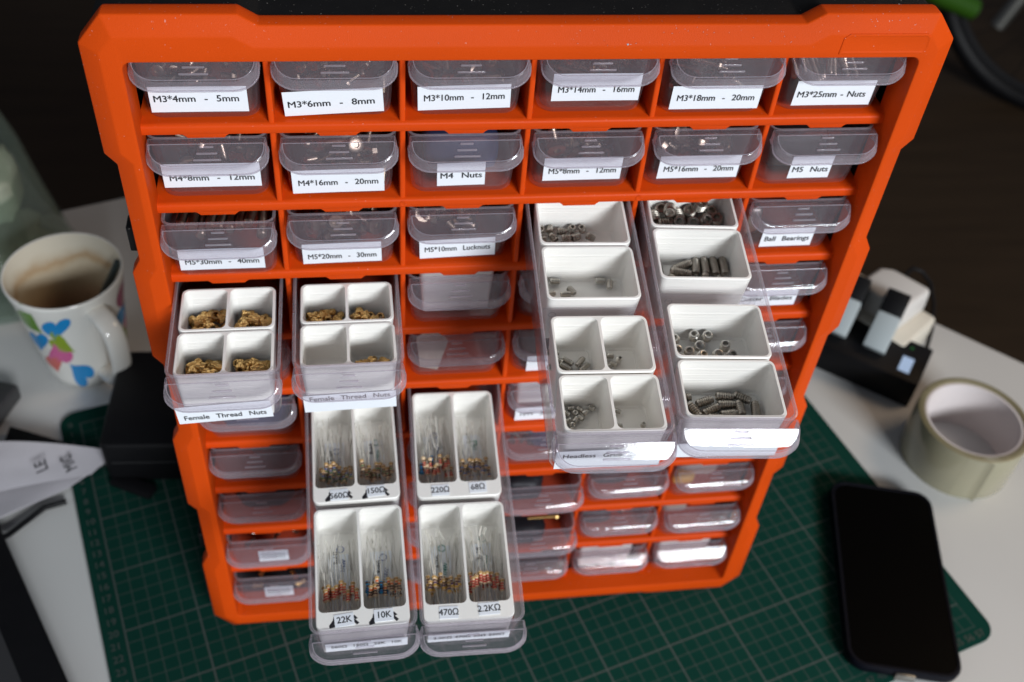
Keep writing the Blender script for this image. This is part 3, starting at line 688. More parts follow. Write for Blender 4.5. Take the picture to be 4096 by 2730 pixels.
G = dict(
g53a=[(-1.16, 14.33, 'u'), (-1.55, 13.85, 90), (-0.83, 13.95, 80), (-0.29, 14.03, 90), (0.35, 14.3, 'u'), (0.85, 14.3, 'u'), (1.41, 14.25, 'u'), (1.06, 13.7, 'u'), (1.66, 13.72, 'u'), (-1.1, 13.4, 0), (-0.33, 13.47, 'u'), (0.35, 13.44, 'u'), (-1.6, 13.0, 20), (0.9, 12.9, 'u'), (-.6, 12.7, 60)],
g53b=[(-1.69, 10.93, 98), (-0.58, 10.55, 0), (0.26, 11.0, 87), (0.74, 11.05, 90), (1.22, 11.05, 90), (1.70, 11.1, 90), (-0.43, 11.0, 25), (-1.3, 9.9, 60), (-.2, 9.9, 5), (.6, 9.9, 80), (1.2, 9.8, 70)],
g53c=[(-1.61, 5.96), (-0.62, 6.2), (0.01, 6.2), (-0.45, 5.6), (-1.01, 5.22), (-1.6, 5.35), (-0.45, 5.0), (0.33, 5.1), (0.78, 5.61), (0.96, 5.04), (-1.5, 4.85), (-2.0, 5.6), (-1.05, 4.7), (0, 4.5)],
g53d=[(-1.66, 2.72, 0), (-1.22, 2.05, -60), (-0.66, 2.54, 15), (-0.43, 2.07, 20), (0.31, 2.83, 0), (0.32, 2.38, 0), (0.35, 1.85, 10), (1.14, 2.77, -35), (0.93, 2.15, 90), (1.63, 2.1, 80), (-1.75, 1.97, -70), (-0.24, 1.62, 0), (-1.2, 1.4, 30), (.9, 1.4, 0), (-2.0, 1.5, 80)],
g43a=[(-1.69, 13.72, 'u'), (-1.21, 13.75, 80), (-0.62, 13.6, 0), (-0.1, 13.75, 'u'), (0.45, 13.75, 'u'), (-1.1, 13.17, -50), (-0.43, 13.15, 0), (0.07, 13.2, 20), (0.83, 13.2, -30), (-1.7, 13.0, 30)],
g43b=[(-1.26, 10.45, 0), (1.01, 10.47, 0), (1.46, 10.22, 75), (-0.5, 9.84, -60), (-0.83, 9.6, 10), (-1.9, 10.3, 60), (-1.57, 9.62, 20)],
g43c=[(-1.82, 6.02, 0), (-1.64, 5.61, -35), (-1.18, 5.52, -35), (-1.32, 5.18, -35), (-1.61, 4.95, -10), (-0.58, 5.47, 45), (-0.42, 5.15, 45), (-1.9, 5.3, 30), (-.8, 4.8, 10)],
g43d=[(0.89, 5.8, 0), (1.27, 5.55, 'u'), (0.98, 5.3, -30), (0.68, 5.17, 20), (0.42, 6.0, 80), (.4, 5.5, 20), (.5, 4.8, 60)],
g43e=[(-1.75, 3.0 - .1, 'u'), (-1.32, 2.86, 0), (-0.93, 2.8, -30), (-1.15, 2.6, 'u'), (-0.71, 2.62, 40), (-1.53, 2.58, -30), (-0.93, 2.34, -50), (-1.19, 2.24, 60), (-1.51, 2.2, 20), (-1.35, 1.95, 'u'), (-0.36, 2.86, -30), (-1.39, 1.66, 'u'), (-1.8, 2.5, 10)],
g43f=[(0.81, 2.67, -30), (0.76, 1.88, 0), (1.86, 1.87, 'u'), (.5, 2.55, 60)])
FZ = 1.12
for key, k, rad, ln, mat, lab in (('g53a', 'c5r3', .33, .74, 'steel_dark', 'thick dark grub screw in the cup partly under the rail'), ('g53b', 'c5r3', .235, 1.05, 'steel_dark', 'long grub screw in the second cup of the right long drawer'),
        ('g53c', 'c5r3', .25, .52, 'steel', 'short shiny grub screw with its hex socket facing up, third cup'), ('g53d', 'c5r3', .21, .82, 'steel_dark', 'dark long grub screw in the frontmost undivided cup'),
        ('g43a', 'c4r3', .20, .46, 'steel_dark', 'short grub screw in the rear cup of the left long drawer'), ('g43b', 'c4r3', .16, .50, 'steel', 'small grub screw lying almost alone in the second cup'),
        ('g43c', 'c4r3', .14, .58, 'steel', 'thin long grub screw in the left compartment of the third cup'), ('g43d', 'c4r3', .14, .34, 'steel', 'thin short grub screw in the right compartment of the third cup'),
        ('g43e', 'c4r3', .13, .31, 'steel', 'tiny grub screw in the left compartment of the front cup'), ('g43f', 'c4r3', .12, .31, 'steel', 'tiny grub screw in the nearly empty right compartment of the front cup')):
    scatter(k, 'grub_screw', grub_mesh(rad, ln, mat), G[key], FZ + (.55 if key == 'g53a' else .25 if key in ('g53c', 'g43a') else .05), rad, ln, lab, 'grub screw', lab.replace('grub screw', 'grub screws', 1))

# ------------------------------------------------------------------ knurled brass inserts
def brass_mesh(rad, ln, n=28):
    loops = []
    def lp(rr, z, kn): return [((rr * (1 if (i % 2 or not kn) else .86)) * math.cos(2 * math.pi * i / n), (rr * (1 if (i % 2 or not kn) else .86)) * math.sin(2 * math.pi * i / n), z) for i in range(n)]
    h = ln / 2
    spec_ = [(rad * .88, -h, 0), (rad, -h + .03, 1), (rad, -h * .32, 1), (rad * .84, -h * .26, 0), (rad * .84, h * .26, 0), (rad, h * .32, 1), (rad, h - .03, 1), (rad * .88, h, 0)]
    hole = [(rad * .58, h, 0), (rad * .52, h - .05, 0), (rad * .50, 0, 0)]
    hole2 = [(rad * .50, -.01, 0), (rad * .52, -h + .05, 0), (rad * .58, -h, 0)]
    loops = [lp(*q) for q in spec_ + hole + hole2]
    V, F = loft(loops, False, False); n0 = n * (len(loops) - 1)
    for k in range(n): F.append((n0 + k, n0 + (k + 1) % n, (k + 1) % n, k))
    return mesh('threaded_insert', V, F, 'brass', smooth=20)
B_ = dict(
a=[(-1.83, 5.61, 70), (-1.45, 5.55, 60), (-1.05, 5.63, 80), (-0.79, 5.6, 'u'), (-0.42, 5.67, 90), (-1.66, 5.2, 20), (-1.0, 5.1, 0), (-.5, 5.0, 40), (-1.7, 4.7, 30)],
b=[(0.56, 5.41, 0), (0.78, 5.7, 10), (1.13, 5.42, 70), (1.52, 5.65, 30), (1.75, 5.3, 80), (1.33, 5.38, -20), (.5, 4.9, 40), (1.2, 4.8, 10)],
c=[(-1.65, 2.6, 0), (-0.79, 2.65, 0), (-1.75, 2.2, 10), (-1.17, 2.35, 60), (-0.53, 2.3, 80), (-1.45, 2.2, -10), (-.8, 1.9, 20)],
d=[(0.42, 2.46, 'u'), (0.82, 2.43, 80), (1.18, 2.46, 0), (1.76, 2.3, 70), (1.45, 2.2, 0), (.7, 1.8, 30)],
e=[(-1.85, 5.55, -70), (-1.88, 5.1, 0), (-1.35, 5.55, -50), (-1.15, 5.45, 35), (-0.93, 5.58, 20), (-0.5, 5.5, 50), (-1.44, 5.08, 30), (-1.0, 5.1, 0), (-0.55, 5.1, 0), (-0.42, 5.2, 70), (-1.2, 4.6, 30)],
f=[(0.35, 5.34, 30), (0.6, 5.4, 80), (0.85, 5.22, 0), (1.22, 5.4, 'u'), (1.43, 5.05, 0), (1.71, 5.3, 'u'), (.7, 4.7, 20)],
h=[(0.5, 2.1, 30), (0.9, 2.15, 0), (1.23, 2.3, 'u'), (1.6, 2.2, 60), (1.85, 2.05, 10), (1.14, 2.03, -30), (.8, 1.6, 10)])
for key, k, rad, ln, lab in (('a', 'c1r4', .26, .58, 'knurled brass insert in the rear left compartment, left half open drawer'), ('b', 'c1r4', .24, .60, 'knurled brass insert in the rear right compartment, left half open drawer'),
        ('c', 'c1r4', .235, .74, 'long knurled brass insert in the front left compartment'), ('d', 'c1r4', .225, .62, 'knurled brass insert in the front right compartment, left half open drawer'),
        ('e', 'c2r4', .18, .60, 'slim knurled brass insert in the rear left compartment, right half open drawer'), ('f', 'c2r4', .22, .42, 'stubby knurled brass insert in the rear right compartment'),
        ('h', 'c2r4', .17, .38, 'tiny knurled brass insert beside the empty compartment')):
    cxx = sum(q[0] for q in B_[key]) / len(B_[key]); yy_ = max(q[1] for q in B_[key])
    B_[key] += [(q[0] + random.uniform(-.12, .12), q[1] - .22 + random.uniform(-.1, .1), random.uniform(0, 180)) for q in B_[key][::2]]
    scatter(k, 'threaded_insert', brass_mesh(rad, ln), B_[key], FZ + .12, rad, ln, lab, 'threaded insert', lab.replace('insert', 'inserts', 1))

# ------------------------------------------------------------------ resistors
RM = {}
def resistor_mesh(kind, bands, seed):
    rnd = random.Random(seed); br, hl = .125, .33
    prof = [(.03, -hl - .02), (.075, -hl), (br, -hl + .05), (br, -hl + .13), (.086, -hl + .18), (.086, hl - .18), (br, hl - .13), (br, hl - .05), (.075, hl), (.03, hl + .02)]
    cuts = [-.27, -.175, -.125, -.035, .01, .10, .17, .26]
    def rr(z):
        for (r0, z0), (r1, z1) in zip(prof, prof[1:]):
            if z0 <= z <= z1: return r0 + (r1 - r0) * (z - z0) / (z1 - z0)
        return .03
    zs = sorted(set([z for _, z in prof] + cuts)); n_ = 9
    V, F = lathe([(rr(z), z) for z in zs], n_)
    mats = [('resistor_' + ('blue' if kind == 'blue' else 'beige'))] + ['band_' + b_ for b_ in bands] + ['lead_metal']
    MI = []
    for i in range(len(zs) - 1):
        zc = (zs[i] + zs[i + 1]) / 2; mi = 0
        for j, (a, b2) in enumerate(((-.27, -.175), (-.125, -.035), (.01, .10), (.17, .26))):
            if a < zc < b2: mi = 1 + j
        MI += [mi] * n_
    MI += [0, 0]
    # wires: long one to the back (z+), shorter bent one to the front
    P1 = [(0, 0, hl), (rnd.uniform(-.05, .05), rnd.uniform(-.03, .05), 1.2), (rnd.uniform(-.10, .10), rnd.uniform(-.05, .08), 2.3), (rnd.uniform(-.16, .16), rnd.uniform(-.05, .12), rnd.uniform(2.6, 3.1))]
    P2 = [(0, 0, -hl), (rnd.uniform(-.06, .06), rnd.uniform(-.05, .05), -1.0), (rnd.uniform(-.15, .15), rnd.uniform(-.1, .1), -1.6)]
    V1, F1 = tube(P1, .029, 4); V2, F2 = tube(P2, .029, 4)
    Vv, Ff, _ = join([(V, F), (V1, F1), (V2, F2)])
    MI += [len(mats) - 1] * (len(F1) + len(F2))
    return mesh('resistor', Vv, Ff, mats, MI, smooth=40)
RS = {'560Ω': ('c2r6', 7.3, -1, [('beige', ('green', 'blue', 'brown', 'gold'))]), '150Ω': ('c2r6', 7.3, 1, [('beige', ('brown', 'green', 'brown', 'gold'))]),
      '22K': ('c2r6', .2, -1, [('beige', ('red', 'red', 'orange', 'gold'))]), '10K': ('c2r6', .2, 1, [('beige', ('brown', 'black', 'orange', 'gold')), ('blue', ('blue', 'black', 'blue', 'brown'))]),
      '220Ω': ('c3r6', 7.2, -1, [('beige', ('red', 'red', 'brown', 'cream')), ('beige', ('red', 'red', 'brown', 'gold')), ('blue', ('blue', 'black', 'blue', 'brown'))]), '68Ω': ('c3r6', 7.2, 1, [('beige', ('blue', 'grey', 'black', 'gold'))]),
      '470Ω': ('c3r6', .25, -1, [('beige', ('yellow', 'violet', 'brown', 'gold'))]), '2.2KΩ': ('c3r6', .25, 1, [('beige', ('red', 'red', 'red', 'gold'))])}
WORDS = {'560Ω': 'with green and blue bands', '150Ω': 'with brown and green bands', '22K': 'with red and orange bands', '10K': 'with brown, black and orange bands', '220Ω': 'with red bands',
         '68Ω': 'with blue and grey bands', '470Ω': 'with yellow and violet bands', '2.2KΩ': 'with red bands'}
for ci, (nm, (k, y0, sd, kinds)) in enumerate(RS.items()):
    variants = []
    for vi in range(5):
        for kd, bands in kinds: variants.append((kd, resistor_mesh(kd, bands, ci * 50 + vi)))
    xo = -0.02 if k == 'c2r6' else -.15
    NN = {'220Ω': 26, '68Ω': 17, '560Ω': 22, '150Ω': 19, '22K': 19, '10K': 21, '470Ω': 20, '2.2KΩ': 23}[nm]; lean = random.uniform(-4, 4)
    for i in range(NN):
        lay = i // 9; j = i % 9
        x = sd * 1.12 + xo + (-0.80 + 0.2 * j + random.uniform(-.05, .05)) + lay * .06
        x = max(sd * 1.12 + xo - .86, min(sd * 1.12 + xo + .86, x))
        y = y0 + 2.65 + random.uniform(-.28, .28) + (random.uniform(-.2, .35) if nm == '220Ω' else 0)
        z = FZ + .62 + lay * .24 + random.uniform(0, .08)
        if nm in ('10K', '220Ω'):
            bl = [v for v in variants if v[0] == 'blue']; be = [v for v in variants if v[0] != 'blue']
            kd, me = random.choice(bl) if i in (0, 5, 9, 12) else random.choice(be)
        else: kd, me = random.choice(variants)
        # local z of the part points to the back of the cup, slightly up
        pitch = random.uniform(1, 7) + lay * 2.0
        M_ = Matrix.Rotation(R(lean + random.gauss(0, 4.0) * (1.8 if i % 7 == 0 else 1)), 3, 'Z') @ Matrix.Rotation(R(-90 + pitch), 3, 'X') @ Matrix.Rotation(random.uniform(0, 6.28), 3, 'Z')
        o_ = in_drawer(k, 'resistor', me, (x, y, z), M_.to_euler())
        if kd == 'blue': tag(o_, f'blue bodied resistor with long wire leads among the {nm} resistors', 'resistor', f'blue resistors in the {nm} compartment')
        else: tag(o_, f'beige resistor {WORDS[nm]} and long leads in the {nm} compartment', 'resistor', f'resistors in the {nm} compartment')
    # printed paper strip lying under them
    V = []; F = []
    for i in range(9):
        yy = y0 + 1.2 + i * .5; V += [(sd * 1.12 + xo - .55, yy, FZ + .03 + .02 * math.sin(i)), (sd * 1.12 + xo + .55, yy, FZ + .03 + .02 * math.sin(i))]
    F = [(2 * i, 2 * i + 1, 2 * i + 3, 2 * i + 2) for i in range(8)]
    o_, Rm, loc = DRW[k]
    e = empty('paper_strip', loc, Rm.to_euler(), label=f'white printed paper strip under the resistors {WORDS[nm]}, {"rear" if y0 > 5 else "front"} {"left" if sd < 0 else "right"} compartment', cat='paper strip', group='paper strips under the resistors')
    obj('strip', mesh('strip', V, F, 'paper_white'), e)
    col_ = 'ink_green' if nm in ('68Ω', '470Ω', '2.2KΩ', '150Ω') else 'ink_blue'
    for q, (dx, dy, s_) in enumerate(((-.15, 3.4, 'RoHS'), (.22, 2.9, '1/4W'))):
        t_ = obj('printed_text', text_mesh(s_, .32, 'ink_black' if q == 0 else col_), e, (sd * 1.12 + xo + dx, y0 + 1.2 + dy - .3 + (ci % 3) * .35, FZ + .075), (0, 0, R(90 if q == 0 else 80)))
    t_ = obj('printed_mark', mesh('printed_mark', *tube([(.19 * math.cos(a), .19 * math.sin(a), 0) for a in [j * math.pi / 6 for j in range(12)]], .022, 4, True), col_), e, (sd * 1.12 + xo + .1, y0 + 4.6 + (ci * 37 % 5) * .22, FZ + .075))

# ------------------------------------------------------------------ contents of the closed drawers
def screw_mesh(rad, ln, head='pan', mat='steel_dull', n=10):
    hr = rad * 1.9; hh = rad * 1.3; pf = []
    pf = [(rad * .7, 0)]; z = .06; th = max(.09, rad * .42)
    while z < ln: pf += [(rad, z), (rad * .8, z + th / 2)]; z += th
    pf += [(rad * .95, ln), (hr, ln + .005), (hr, ln + hh * (.9 if head == 'cap' else .35)), (hr * .75, ln + hh), (hr * .4, ln + hh)]
    V, F = lathe(pf, n, True, False); b_ = len(V) - n
    V += [(hr * .36 * math.cos(2 * math.pi * k / n), hr * .36 * math.sin(2 * math.pi * k / n), ln + hh * .5) for k in range(n)]
    F += [(b_ + k, b_ + (k + 1) % n, b_ + n + (k + 1) % n, b_ + n + k) for k in range(n)] + [tuple(range(b_ + n, b_ + 2 * n))]
    V = [(x, y, z_ - ln / 2) for x, y, z_ in V]
    return mesh('machine_screw', V, F, mat, smooth=30)
SC = {'c1r1': (.15, .5, 14), 'c2r1': (.15, .75, 14), 'c3r1': (.15, 1.1, 13), 'c4r1': (.15, 1.5, 12), 'c5r1': (.15, 1.9, 11), 'c6r1': (.15, 2.4, 12), 'c1r2': (.2, .9, 9), 'c2r2': (.2, 1.7, 13),
      'c4r2': (.25, 1.0, 10), 'c5r2': (.25, 1.7, 10), 'c1r3': (.25, 3.2, 9), 'c2r3': (.25, 2.3, 9), 'c3r3': (.25, .9, 6), 'c4r7': (.12, 1.2, 6), 'c5r9': (.12, 1.4, 8), 'c1r9': (.1, .8, 6)}
for k, (rad, ln, N) in SC.items():
    var = [screw_mesh(rad, ln, 'cap' if j else 'pan') for j in range(2)]
    t_ = LAB.get(k); nm = ' '.join(t_[4].replace('-', 'to').split()) if t_ and t_[4] else None
    lab = f'steel machine screw seen inside the clear drawer, {ORD[int(k[3:])]} row, {OC[int(k[1])]}'
    N = int(N * 2.1) if k not in ('c1r3', 'c6r1') else N
    for i in range(N):
        if k == 'c1r3':
            x = -1.9 + i * .47; y = 2.3 + random.uniform(-.15, .15); z = 2.3 + random.uniform(-.2, .2); rot = Euler((R(-98 + random.uniform(-8, 8)), 0, R(random.uniform(-4, 4))))
        elif k == 'c6r1':
            x = -2.0 + i * .27; y = 1.6 + random.uniform(-.2, .3); z = 2.2 + random.uniform(-.3, .3); rot = Euler((R(-60 + random.uniform(-10, 10)), 0, R(random.uniform(-15, 15))))
        else:
            x = random.uniform(-1.9, 1.9); y = .9 + random.uniform(0.1, 2.6); z = .35 + rad + 2.1 * (i / N) ** .8 * random.uniform(.6, 1.05); rot = Euler((R(90 + random.uniform(-30, 30)), R(random.uniform(-20, 20)), R(random.uniform(0, 360))))
            dv = rot.to_matrix() @ Vector((0, 0, 1)); hl = ln / 2 + rad * 1.3; cl_ = lambda v, a, b: max(a, min(b, v)) if a < b else (a + b) / 2
            x = cl_(x, -2.15 + abs(dv.x) * hl + rad * 1.9, 2.15 - abs(dv.x) * hl - rad * 1.9); y = cl_(y, .72 + abs(dv.y) * hl + rad * 2, 6); z = cl_(z, .2 + abs(dv.z) * hl + rad * 1.9, 3.2 - abs(dv.z) * hl - rad * 2)
        o_ = in_drawer(k, 'machine_screw', random.choice(var), (x, y, z), rot)
        tag(o_, ' '.join(lab.split()[:16]), 'screw', lab.replace('screw', 'screws', 1))
# single screws showing beside or under stickers
for k, x, y, z, rot, rad, ln in (('c2r1', 2.12, .62, 1.45, (0, R(2), 0), .15, .8), ('c5r1', -.6, .75, .32, (0, R(88), R(2)), .10, 1.7), ('c5r1', 1.1, .75, .32, (R(70), 0, 0), .11, .5), ('c2r3', -.9, .85, .3, (0, R(88), 0), .14, 1.5), ('c2r2', 2.05, .8, .9, (0, R(4), 0), .16, .9)):
    o_ = in_drawer(k, 'machine_screw', screw_mesh(rad, ln, 'cap'), (x, y, z), rot); tag(o_, f'steel screw {dict(a="standing beside the sticker", b="lying under the sticker", c="end on under the sticker")["a" if x > 2 else "b" if x < 0 else "c"]} in the drawer marked {" ".join(LAB[k][4].replace("-", "to").split())}', 'screw')
# pouches, cups, paper and odd pieces
def lump(name, sx, sy, sz, mat, seed=1, amp=.12):
    bm = bmesh.new(); bmesh.ops.create_icosphere(bm, subdivisions=3, radius=1)
    for v in bm.verts:
        p_ = v.co.copy(); q = 1 + amp * noise.noise(p_ * 2.1 + Vector((seed, seed, 0)))
        f = lambda a: math.copysign(abs(a) ** .55, a)
        v.co = Vector((f(p_.x) * sx * q, f(p_.y) * sy * q, f(p_.z) * sz * q)) * S
    me = bpy.data.meshes.new(name); bm.to_mesh(me); bm.free(); me.materials.append(MAT[mat]); shade(me, 60); return me
for k, x, y, z, sx, sy, sz, mat, lab in (('c3r2', 0, 2.4, 1.6, 1.8, 1.4, 1.3, 'bag_blue', 'dark nut pouch inside the drawer marked M4 Nuts'), ('c6r2', -.6, 2.2, 1.6, 1.7, 1.4, 1.2, 'pouch_black', 'black nut pouch inside the drawer marked M5 Nuts'),
        ('c1r6', 0, 2.0, 1.4, 2.1, 1.5, 1.2, 'bag_blue', 'dark pouch filling the drawer below the left half open drawer'), ('c1r7', .6, 2.4, 1.9, 1.2, 1.2, .9, 'pouch_black', 'dark pouch in the closed seventh row drawer on the left'),
        ('c4r7', .6, 2.0, 1.6, 1.5, 1.2, 1.0, 'bag_blue', 'dark pouch in the seventh row drawer below the resistor value label'), ('c1r8', 0, 2.6, 1.4, 1.9, 1.5, 1.0, 'screw_dark', 'dark pouch in the closed eighth row drawer on the left'),
        ('c4r5', -.2, 1.9, 1.7, 1.7, 1.1, 1.2, 'pouch_black', 'black pouch in the fifth row drawer beside the long drawer'), ('c5r8', -.6, 2.2, 1.3, 1.3, 1.1, .8, 'screw_dark', 'dark part in the eighth row drawer under the long drawers'),
        ('c6r8', -1.3, 1.5, .7, .8, .5, .4, 'yellow_plastic', 'yellow piece showing through the eighth row rightmost drawer'), ('c6r8', -.1, 2.3, 1.1, 1.3, .8, .6, 'tan_card', 'tan piece inside the eighth row rightmost drawer'),
        ('c6r3', -1.7, 1.4, 1.3, .45, .4, .9, 'steel_dark', 'steel bearing sleeve in the drawer marked Ball Bearings'), ('c5r9', -1.0, 1.9, 1.2, 1.1, .9, .7, 'screw_dark', 'dark parts heap in the ninth row drawer second from right'),
        ('c6r9', -1.2, 2.4, 1.6, 1.0, .9, .9, 'tan_card', 'pale part in the ninth row rightmost drawer'), ('c4r9', -.6, 2.2, 1.2, 1.6, 1.2, .8, 'screw_dark', 'dark tray lump inside the pulled out ninth row drawer'),
        ('c4r8', -.9, 2.4, 1.6, 1.4, 1.4, 1.1, 'screw_dark', 'dark lump inside the pulled out eighth row drawer')):
    o_ = in_drawer(k, 'pouch', lump('pouch', sx, sy, sz, mat, len(lab)), (x, y, z)); tag(o_, lab, 'pouch')
for k, lab in (('c3r4', 'white cup inside the closed drawer right of the brass inserts'), ('c4r6', 'white cup inside the drawer with the resistor value label'), ('c5r10', 'white cup in the bottom row, left of the rightmost drawer'), ('c6r10', 'white cup in the bottom row rightmost drawer')):
    e = cup(k, .75 if k != 'c6r10' else .7, 4.6, lab, top=3.2, hw=2.0)
me = bake(mesh('paper_tag', [(-1.9, .75, .25), (-.9, .62, .1), (-.3, 1.1, 1.9), (-1.0, 1.3, 3.0), (-2.1, 1.2, 2.2)], [(0, 1, 2, 3, 4)], 'tan_card'), solid=.03)
o_ = in_drawer('c3r5', 'paper_tag', me, (0, 0.05, 0)); tag(o_, 'tan paper tag standing in the closed fifth row drawer', 'paper tag')
o_ = in_drawer('c4r9', 'wood_screw', screw_mesh(.14, 1.9, 'pan', 'brass'), (.6, 1.5, 3.0), (R(14), R(80), R(8))); tag(o_, 'brass coloured screw lying in the pulled out ninth row drawer', 'screw')
for k, pts in (('c1r9', ((-1.0, 1.0, 3.2), (1.9, 1.2, 3.3))), ):
    for i, q in enumerate(pts):
        V, F, MI = join([(xf(tube([(.12 * math.cos(a * .7854), .12 * math.sin(a * .7854), 0) for a in range(8)], .03, 5, True)[0], Matrix.Translation((j * .17, 0, 0)) @ Matrix.Rotation(j * 1.2, 4, 'X')), tube([(0, 0, 0)] * 8, .03, 5, True)[1]) for j in range(4)])
        o_ = in_drawer(k, 'chain', mesh('chain', V, F, 'steel', smooth=40), q, (0, R(30 * i), R(70 * i))); tag(o_, f'short steel chain in the ninth row left drawer, {"left" if i == 0 else "right"} piece', 'chain')
for i, (x, y, z, a) in enumerate(((-1.3, 1.0, 1.2, 0), (-.9, 1.6, 2.0, 60), (1.2, 1.3, 1.8, 120), (1.6, 1.1, 1.0, 30))):
    o_ = in_drawer('c1r10', 'brass_fitting', brass_mesh(.16, .7), (x, y, z), (0, R(90), R(a))); tag(o_, 'small brass fitting in the bottom left drawer behind the striped label', 'fitting', 'brass fittings in the bottom left drawer')

# ------------------------------------------------------------------ mug with spoon
mug = empty('mug', (-24.3, 25.9, -0.3), label='white coffee mug with coloured hearts, stained inside, left of the cabinet', cat='mug')
mr = lambda z: 3.15 + (4.5 - 3.15) * (z / 10.4) ** 1.0 + (0.10 if z > 9.8 else 0)
V, F = lathe([(2.6, 0), (3.0, .03), (3.15, .2), (3.3, 1), (mr(3), 3), (mr(6), 6), (mr(9), 9), (mr(10.1), 10.1), (4.58, 10.35), (4.52, 10.42), (4.40, 10.38)], 64, True, False)
obj('mug_wall', mesh('mug_wall', V, F, 'ceramic', smooth=50), mug)
V, F = lathe([(4.40, 10.38), (4.25, 9.9), (mr(8.5) - .3, 8.5), (mr(5) - .32, 5), (mr(2) - .35, 2), (2.7, .8), (2.0, .6)], 64, False, True)
F = [f[::-1] for f in F]
obj('mug_inside', mesh('mug_inside', V, F, 'mug_inside', smooth=50), mug)
obj('coffee_dregs', mesh('coffee_dregs', *lathe([(3.1, 2.6), (3.12, 2.75)], 40), 'coffee'), mug)
ha = R(-52); hd = Vector((math.cos(ha), math.sin(ha), 0)); hp = [(4.15, 9.0), (5.4, 9.1), (6.55, 8.4), (6.9, 6.8), (6.6, 4.6), (5.7, 2.6), (4.6, 1.7), (3.2, 1.6)]
sm_ = []
for i in range(len(hp) - 1):
    for j in range(4):
        t = j / 4; p0, p1, p2, p3 = [Vector(hp[max(0, min(len(hp) - 1, i + q))]) for q in (-1, 0, 1, 2)]
        sm_.append(.5 * ((2 * p1) + (p2 - p0) * t + (2 * p0 - 5 * p1 + 4 * p2 - p3) * t * t + (3 * p1 - p0 - 3 * p2 + p3) * t ** 3))
sm_.append(Vector(hp[-1])); sd_ = Vector((-hd.y, hd.x, 0)); V = []; F = []; N = 14
for i, q in enumerate(sm_):
    d_ = (sm_[min(i + 1, len(sm_) - 1)] - sm_[max(i - 1, 0)]).normalized(); nn = Vector((d_.y, -d_.x))
    for k in range(N):
        a = 2 * math.pi * k / N; cx_, cy_ = .85 * math.copysign(abs(math.cos(a)) ** .7, math.cos(a)), .36 * math.sin(a)
        c_ = hd * (q.x + nn.x * cy_) + Vector((0, 0, q.y + nn.y * cy_)) + sd_ * cx_; V.append(tuple(c_))
for i in range(len(sm_) - 1):
    for k in range(N): F.append((i * N + k, i * N + (k + 1) % N, (i + 1) * N + (k + 1) % N, (i + 1) * N + k))
obj('mug_handle', mesh('mug_handle', V, F, 'ceramic', smooth=60), mug)
def heart(az, z0, size, rot, lean=.35):
    V = []; F = []; NR, NA = 5, 28
    for j in range(NR + 1):
        for k in range(NA):
            t = 2 * math.pi * k / NA; x = 16 * math.sin(t) ** 3; y = 13 * math.cos(t) - 5 * math.cos(2 * t) - 2 * math.cos(3 * t) - math.cos(4 * t)
            x = (x + lean * y) / 17 * size / 2 * j / NR; y = y / 17 * size / 2 * j / NR
            xx = x * math.cos(R(rot)) - y * math.sin(R(rot)); yy = x * math.sin(R(rot)) + y * math.cos(R(rot))
            z = z0 + yy; rr = 3.15 + 1.35 * z / 10.4 + .045; a = R(az) + xx / rr
            V.append((rr * math.cos(a), rr * math.sin(a), z))
    for j in range(NR):
        for k in range(NA): F.append((j * NA + k, j * NA + (k + 1) % NA, (j + 1) * NA + (k + 1) % NA, (j + 1) * NA + k))
    return V, F
for az, z0, s_, rt, cl in ((-95, 8.0, 2.0, 15, 'blue'), (-124, 8.6, 2.3, 60, 'leaf'), (-97, 6.1, 1.9, 70, 'green'), (-105, 4.5, 2.2, 210, 'pink'), (-118, 3.2, 1.7, 30, 'red'), (-86, 2.0, 2.1, 235, 'blue'), (-126, 5.8, 2.0, 20, 'blue'),
                           (-6, 8.4, 2.3, 20, 'magenta'), (-12, 6.0, 2.3, -20, 'blue'), (-10, 3.4, 2.1, -60, 'green'), (8, 4.8, 2.0, 10, 'pink'), (60, 7, 2, 0, 'blue'), (120, 5, 2, 40, 'pink'), (170, 7, 2, 0, 'green')):
    V, F = heart(az, z0, s_ * 1.32, rt, .6); obj('heart_print', mesh('heart_print', V, F, 'heart_' + cl, smooth=60), mug)
sp_ = empty('spoon', (-24.3, 25.9, -0.3), label='dark glittery handled spoon leaning inside the coffee mug', cat='spoon')
a, b_ = Vector((-.6, -1.6, 1.6)), Vector((4.1, .9, 10.35))
V, F = tube([a.lerp(b_, t) for t in (0, .2, .45, .6, .8, 1)], [.16, .16, .22, .36, .40, .30], 10)
obj('spoon_handle', mesh('spoon_handle', V, F, 'glitter_black', smooth=60), sp_)
V, F = lathe([(.05, -.18), (.5, -.12), (.95, .02), (1.0, .08)], 20); V = xf(V, Matrix.Translation(a) @ Matrix.Rotation(.5, 4, 'Y') @ Matrix.Scale(1.5, 4, (1, 0, 0)))
obj('spoon_bowl', mesh('spoon_bowl', V, F, 'silver', smooth=50), sp_)

